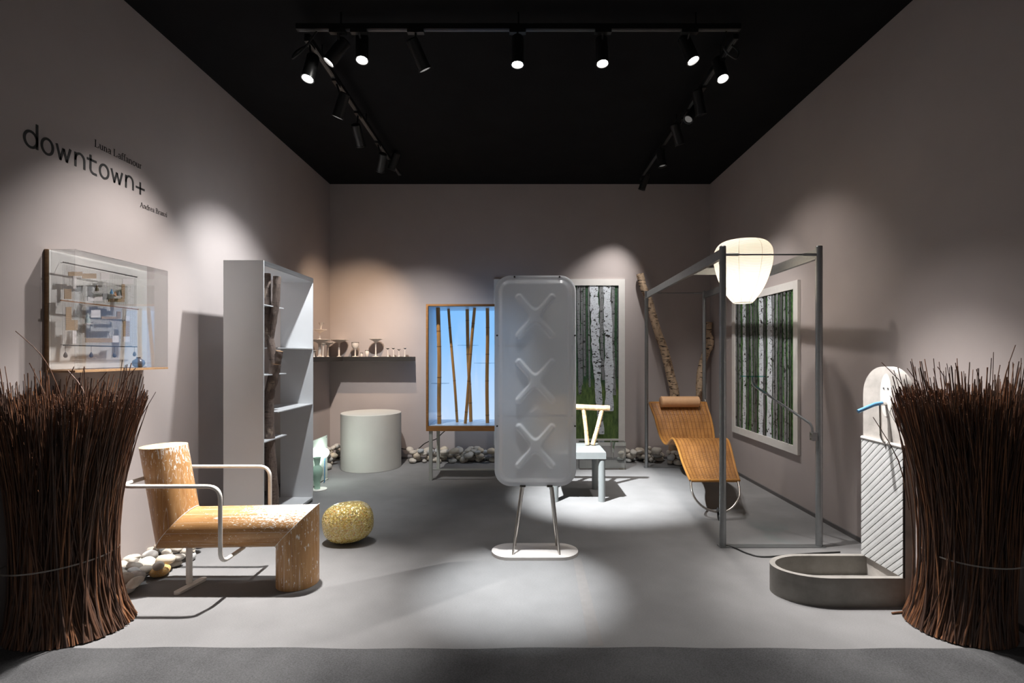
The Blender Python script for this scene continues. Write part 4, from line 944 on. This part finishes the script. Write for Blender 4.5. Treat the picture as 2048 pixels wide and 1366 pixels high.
# ------------------------------------------------------------------ tubular canopy frame
fr=thing('canopy_frame','tall grey tubular steel canopy frame standing over the wicker chaise','frame',(1.85,4.9,0))
zt_=2.190
pA=Vector((1.471,3.655,0));pB=Vector((2.175,3.655,0));pC=Vector((1.555,6.22,0));pD=Vector((2.272,6.22,0))
for p,r in ((pA,.0235),(pB,.0235),(pC,.0215),(pD,.0215)):
    o=MB().tube([(p.x,p.y,.004),(p.x,p.y,zt_)],r,24).build('post',M_steelgrey,fr,40)
    MB().lathe([(0,0),(r*1.02,0),(r*.9,.006),(0,.010)],(p.x,p.y,zt_),20).build('post_cap',M_steeldark,o,40)
def beam(a,b):
    a=Vector((a.x,a.y,zt_-.045));b=Vector((b.x,b.y,zt_-.045)); d=(b-a).normalized(); s=Vector((-d.y,d.x,0)); c=(a+b)/2; h=(b-a).length/2-.024
    MB().obox(c,d*h,s*.005,Vector((0,0,.036))).obox(c+Vector((0,0,-.036)),d*h,s*.016,Vector((0,0,.004))).build('side_beam',M_steelgrey,fr)
beam(pA,pC); beam(pB,pD)
for a,b in ((pA,pB),(pC,pD)):
    z=zt_-.056 if a is pA else zt_-.02; d=(b-a).normalized()
    a_=Vector((a.x,a.y,z))+d*.022; b_=Vector((b.x,b.y,z))-d*.022
    o=MB().tube([a_,b_],.006,12).build('tie_rod',M_steeldark,fr,40)
    for e,sg in ((a_,1),(b_,-1)): MB().tube([e,e+d*sg*.085,e+d*sg*.105],[.0105,.0105,.006],12).build('rod_sleeve',M_steelgrey,o,40)
    MB().box((a.x-.03,a.y-.030,0),(b.x+.035,a.y+.030,.006)).build('floor_bar',M_steelgrey,fr)
o=fr
arm=MB().tube(roundpath([(2.145,3.650,.775),(2.120,3.650,.90),(at(1600,843,3.66)),at(1505,772,3.66+.28),at(1504,752,3.94)],.035,6),.0095,12)
# swing arm with glass disc
zc=EYE-(873-VY)*3.65/F
sa=thing('swing_arm_shelf','bent steel swing arm clamped to a canopy post holding a teal-edged glass plate','swing arm',(2.145,3.655,zc))
MB().box((2.118,3.632,zc-.030),(2.151,3.678,zc+.030)).build('clamp',M_steeldark,sa)
pe=at(1506,770,3.95)
MB().tube(roundpath([(2.125,3.655,zc+.015),(2.125,3.655,zc+.085),tuple(pe),(pe.x,pe.y,pe.z+.066)],.04,6),.0095,12).build('arm',M_steelgrey,sa,40)
MB().lathe([(0,0),(.096,0),(.096,.006),(0,.006)],(pe.x,pe.y,pe.z+.067),40).build('glass_plate',M_teal,sa)
for z in (.018,-.018): MB().tube([(2.113,3.655,zc+z),(2.119,3.655,zc+z)],.006,8).build('clamp_screw',M_chrome,sa)
# paper lantern
LC=Vector((1.838,4.15,0)); zl0,zl1=1.832,2.352
lan=thing('paper_lantern','large glowing white paper lantern hung between the canopy beams','lantern',(LC.x,LC.y,zl0))
kp=[(.072,0),(.098,.028),(.148,.10),(.192,.20),(.222,.31),(.228,.38),(.218,.445),(.175,.498),(.10,.517),(.055,.520)]
pr=spline([(a,b,0) for a,b in kp],7)
m=NT('lantern_paper'); m.n.remove(m.p); v=m.coord(); wv=m.node('ShaderNodeTexWave',bands_direction='Z'); wv.inputs['Scale'].default_value=26; m.link(v,wv.inputs['Vector'])
tlc=m.ramp(wv.outputs['Fac'],[(.05,(.55,.50,.43)),(.25,(.86,.83,.77))]); tl_=m.node('ShaderNodeBsdfTranslucent'); m.link(tlc,tl_.inputs[0]); df=m.node('ShaderNodeBsdfDiffuse'); m.link(tlc,df.inputs[0])
mx=m.node('ShaderNodeMixShader'); mx.inputs[0].default_value=.35; m.link(tl_.outputs[0],mx.inputs[1]); m.link(df.outputs[0],mx.inputs[2]); m.link(mx.outputs[0],m.out.inputs[0]); M_lan=m.mat
mb=MB(); n=64; vs=[(LC.x+p.x*math.cos(2*PI*k/n),LC.y+p.x*math.sin(2*PI*k/n),zl0+p.y) for p in pr for k in range(n)]
mb.add(vs,[(i*n+k,i*n+(k+1)%n,(i+1)*n+(k+1)%n,(i+1)*n+k) for i in range(len(pr)-1) for k in range(n)]); mb.build('paper_shade',M_lan,lan,60)
M_rib=plain('bamboo_rib',(.62,.56,.47),.6)
for k in range(8):
    a=2*PI*(k+.3)/8; MB().tube([(LC.x+(p.x+.0012)*math.cos(a),LC.y+(p.x+.0012)*math.sin(a),zl0+p.y) for p in pr[::3]],.0013,5).build('rib',M_rib,lan)
MB().tube([(LC.x+.072*math.cos(2*PI*k/32),LC.y+.072*math.sin(2*PI*k/32),zl0) for k in range(33)],.003,6,False).build('bottom_ring',M_white,lan)
MB().tube([(LC.x+.055*math.cos(2*PI*k/32),LC.y+.055*math.sin(2*PI*k/32),zl1) for k in range(33)],.003,6,False).build('top_ring',M_white,lan)
MB().lathe([(0,-.03),(.03,-.02),(.035,.01),(.02,.04),(0,.05)],(LC.x,LC.y,zl0+.21),16).build('bulb',emit('lantern_bulb',(1,.84,.66),8),lan,60)
ld=bpy.data.lights.new('lantern_light','POINT'); ld.energy=7.0; ld.color=(1,.90,.77); ld.shadow_soft_size=.06; lo=bpy.data.objects.new('lantern_light',ld); COL.objects.link(lo); lo.location=Vector((LC.x,LC.y,zl0+.20))-ORG[lan.name]; lo.parent=lan
# cross plate carrying the lantern
xb0=pA.x+(pC.x-pA.x)*(4.15+.13-3.655)/2.565; xb1=pB.x+(pD.x-pB.x)*(4.15+.13-3.655)/2.565; yy=4.15+.245
cp=thing('cross_plate','pale flat cross plate between the canopy beams behind the paper lantern','bracket',((xb0+xb1)/2,yy,2.12))
MB().box((xb0+.012,yy,2.105),(xb1-.006,yy+.012,2.165)).build('plate',M_steelgrey,cp)
MB().tube(roundpath([(1.84,yy-.005,2.17),(2.08,yy-.01,2.175),(2.13,yy-.01,2.16),(2.14,yy-.01,2.12)],.03),.0075,8).build('cable',M_blackrubber,cp,50)
p=spline([fl(1441,1088,.012),fl(1450,1090,.006),fl(1470,1096,.006),fl(1496,1107,.006),fl(1530,1113.5,.006),fl(1600,1108,.006),fl(1680,1104,.006)],6)
tag(MB().tube(p,.005,6).build('floor_cable',M_blackrubber,origin=p[0]),'thin black cable on the floor from the canopy post to the fountain','cable')

# ------------------------------------------------------------------ concrete fountain
fo=thing('concrete_fountain','concrete drinking fountain with rounded basin, arched slab and white diamond tiles','fountain',(1.85,2.94,0))
fx0,fx1,fy0,fy1,fh,tk=1.475,2.13,2.775,3.118,.160,.030
yc=(fy0+fy1)/2; hr_=(fy1-fy0)/2
def dshape(ins):
    rx=.26-ins*.4; ry=hr_-ins; out=[]
    for i in range(25): a=PI/2+PI*i/24; out.append((fx0+.26+rx*math.cos(a)*( (.26-ins)/rx ),yc+ry*math.sin(a)))
    return [(fx1-(.0 if ins==0 else .0),yc+ry)]+out+[(fx1,yc-ry)]
o_=dshape(0); i_=dshape(tk); n=len(o_)
vs=[(x,y,.0) for x,y in o_]+[(x,y,fh) for x,y in o_]+[(x,y,fh) for x,y in i_]+[(x,y,.045) for x,y in i_]
fs=[]
for k in range(n-1):
    for l in range(3): a=l*n+k; fs.append((a,a+1,a+1+n,a+n))
fs+=[tuple(range(n)),tuple(range(3*n,4*n))]
fs+=[(0,n,2*n,3*n,4*n-1,3*n-1,2*n-1,n-1)]
mb=MB(); mb.add(vs,fs); mb.build('basin',M_conc,fo,35)
sx0,sx1=2.1305,2.188
pl=[(fy0,0)]+[(fy1,0)]+[(yc+hr_*math.cos(PI*i/28),1.160+hr_*math.sin(PI*i/28)) for i in range(29)]
MB().prism(pl,lambda a,b,t:Vector((t,a,b)),sx0,sx1).build('slab',M_concl,fo,35)
tz0,tz1=fh+.001,.882
MB().box((sx0-.010,fy0+.001,tz0-.001),(sx0-.001,fy1-.001,tz1)).build('tile_backing',M_grout,fo)
mb=MB(); a_,b_=.0235,.0225                                   # half diagonals of the rhombic tiles
import itertools
def clip(poly,f):                                           # Sutherland-Hodgman against f(p)>=0
    out=[]
    for i in range(len(poly)):
        p,q=poly[i],poly[(i+1)%len(poly)]; fp,fq=f(p),f(q)
        if fp>=0: out.append(p)
        if fp*fq<0: t=fp/(fp-fq); out.append((p[0]+(q[0]-p[0])*t,p[1]+(q[1]-p[1])*t))
    return out
for i in range(-1,18):
    for j in range(-1,36):
        cy=fy0+a_*i+.01; cz=tz0+b_*j
        if (i+j)%2: continue
        def rh(u0,u1,v0,v1):                                # sub-rhombus in lattice coordinates
            return [(cy+a_*(u-v)/2*1.0,cz+b_*(u+v)/2) for u,v in ((u0,v0),(u1,v0),(u1,v1),(u0,v1))]
        for (u0,u1,v0,v1,hgt) in ((-.86,-.02,-.985,.985,.006),(-.02,.86,-.985,.985,.006)):
            base=rh(u0,u1,v0,v1)
            for f in (lambda p:p[0]-fy0-.002,lambda p:fy1-.002-p[0],lambda p:p[1]-tz0,lambda p:tz1-.001-p[1]):
                base=clip(base,f) if base else base
            if len(base)<3: continue
            def hh(p):
                u=((p[1]-cz)/b_+(p[0]-cy)/a_); return .003+.0009*(1-abs(u))
            nb=len(base); vs=[(sx0-.010,p[0],p[1]) for p in base]+[(sx0-.010-hh(p),p[0],p[1]) for p in base]
            mb.add(vs,[tuple(range(nb)),tuple(range(nb,2*nb))]+[(k,(k+1)%nb,nb+(k+1)%nb,nb+k) for k in range(nb)])
mb.build('diamond_tiles',M_tile,fo)
MB().tube([(sx0-.008,fy0+.002,tz1+.006),(sx0-.008,fy1-.002,tz1+.006)],.011,12).build('tile_ledge',M_inlay,fo,50)
ov=[(yc-.025+.047*math.cos(2*PI*i/40),1.165+.125*math.sin(2*PI*i/40)) for i in range(40)]
MB().prism(ov,lambda a,b,t:Vector((t,a,b)),sx0-.0015,sx0-.0002).build('oval_inlay',M_inlay,fo)
for y in (yc-.042,yc-.008): MB().tube([(sx0-.004,y,1.205),(sx0-.0005,y,1.205)],.005,12).build('screw',M_steeldark,fo)
yf_=yc-.025; sp=Vector((sx0-.035,yf_,1.115))
ta=MB().tube([(sx0-.0015,yf_,1.115),sp],.010,14).build('tap_body',M_chrome,fo,40)
MB().tube(roundpath([(sp.x,yf_,1.115),(sx0-.035,yf_-.005,.92),(sx0-.012,yf_-.005,.885)],.03),.0065,12).build('drop_pipe',M_chrome,fo,40)
MB().tube(roundpath([sp+Vector((.012,0,.004)),sp+Vector((-.03,0,-.002)),sp+Vector((-.13,0,-.045))],.03),[.013]*2+[.012]*(len(roundpath([sp,sp,sp],.03))+4) if False else .011,12).build('spout_hose',M_blue,fo,50)
MB().tube(roundpath([(2.195,2.90,.22),(2.225,2.90,.26),(2.235,2.90,.14),(2.21,2.93,.02)],.03),.008,8).build('supply_cable',M_blackrubber,fo,50)
MB().box((2.190,2.86,.09),(2.215,2.91,.20)).build('pump_box',M_blackrubber,fo)

# ------------------------------------------------------------------ yellow crystal pebble
def gem():
    m=NT('amber_crystal'); v=m.coord(); vo=m.node('ShaderNodeTexVoronoi'); vo.inputs['Scale'].default_value=150; m.link(v,vo.inputs['Vector'])
    n=m.noise(v,7,4); r=m.node('ShaderNodeSeparateColor'); m.link(vo.outputs['Color'],r.inputs[0])
    col=m.ramp(r.outputs[0],[(0,(.42,.32,.09)),(.3,(.64,.52,.19)),(.6,(.74,.64,.30)),(.85,(.84,.79,.55)),(1,(.95,.94,.85))])
    col=m.mix(m.ramp(r.outputs[1],[(.86,0.0),(.9,.6)]),col,(.65,.25,.12)); m.base(col)
    nm=m.node('ShaderNodeVectorMath',operation='SUBTRACT'); nm.inputs[1].default_value=(.5,.5,.5); m.link(vo.outputs['Color'],nm.inputs[0])
    sc=m.node('ShaderNodeVectorMath',operation='SCALE'); sc.inputs['Scale'].default_value=.9; m.link(nm.outputs[0],sc.inputs[0])
    ge=m.node('ShaderNodeNewGeometry'); ad=m.node('ShaderNodeVectorMath',operation='ADD'); m.link(ge.outputs['Normal'],ad.inputs[0]); m.link(sc.outputs[0],ad.inputs[1])
    no=m.node('ShaderNodeVectorMath',operation='NORMALIZE'); m.link(ad.outputs[0],no.inputs[0]); m.link(no.outputs[0],m.p.inputs['Normal'])
    m.set(Roughness=.22,Metallic=.10); m.p.inputs['Coat Weight'].default_value=1.0; m.p.inputs['Coat Roughness'].default_value=.04; m.p.inputs['Coat Tint'].default_value=(1,.93,.70,1); return m.mat
gc=Vector((-1.297,3.74,.152)); vs=[];n,mm=56,32; sg=lambda v,e:math.copysign(abs(v)**e,v); tl_=math.radians(-7)
for j in range(mm+1):
    la=-PI/2+PI*j/mm
    for k in range(n):
        lo_=2*PI*k/n; x=.187*sg(math.cos(lo_),.85)*abs(math.cos(la))**.72; y=.135*sg(math.sin(lo_),.9)*abs(math.cos(la))**.72; z=.148*sg(math.sin(la),.80)
        if z>.11: z-=.010*(1-min(1,math.hypot(x/.13,y/.10)))
        vs.append((gc.x+x*math.cos(tl_)+z*math.sin(tl_),gc.y+y,gc.z+z*math.cos(tl_)-x*math.sin(tl_)))
mz=min(p[2] for p in vs); vs=[(a,b,c-mz+.001) for a,b,c in vs]
mb=MB(); mb.add(vs,[(j*n+k,j*n+(k+1)%n,(j+1)*n+(k+1)%n,(j+1)*n+k) for j in range(mm) for k in range(n)])
tag(mb.build('crystal_stool',gem(),origin=(gc.x,gc.y,0),smooth=60),'rounded golden glittering crystal seat on the floor behind the log armchair','crystal seat')
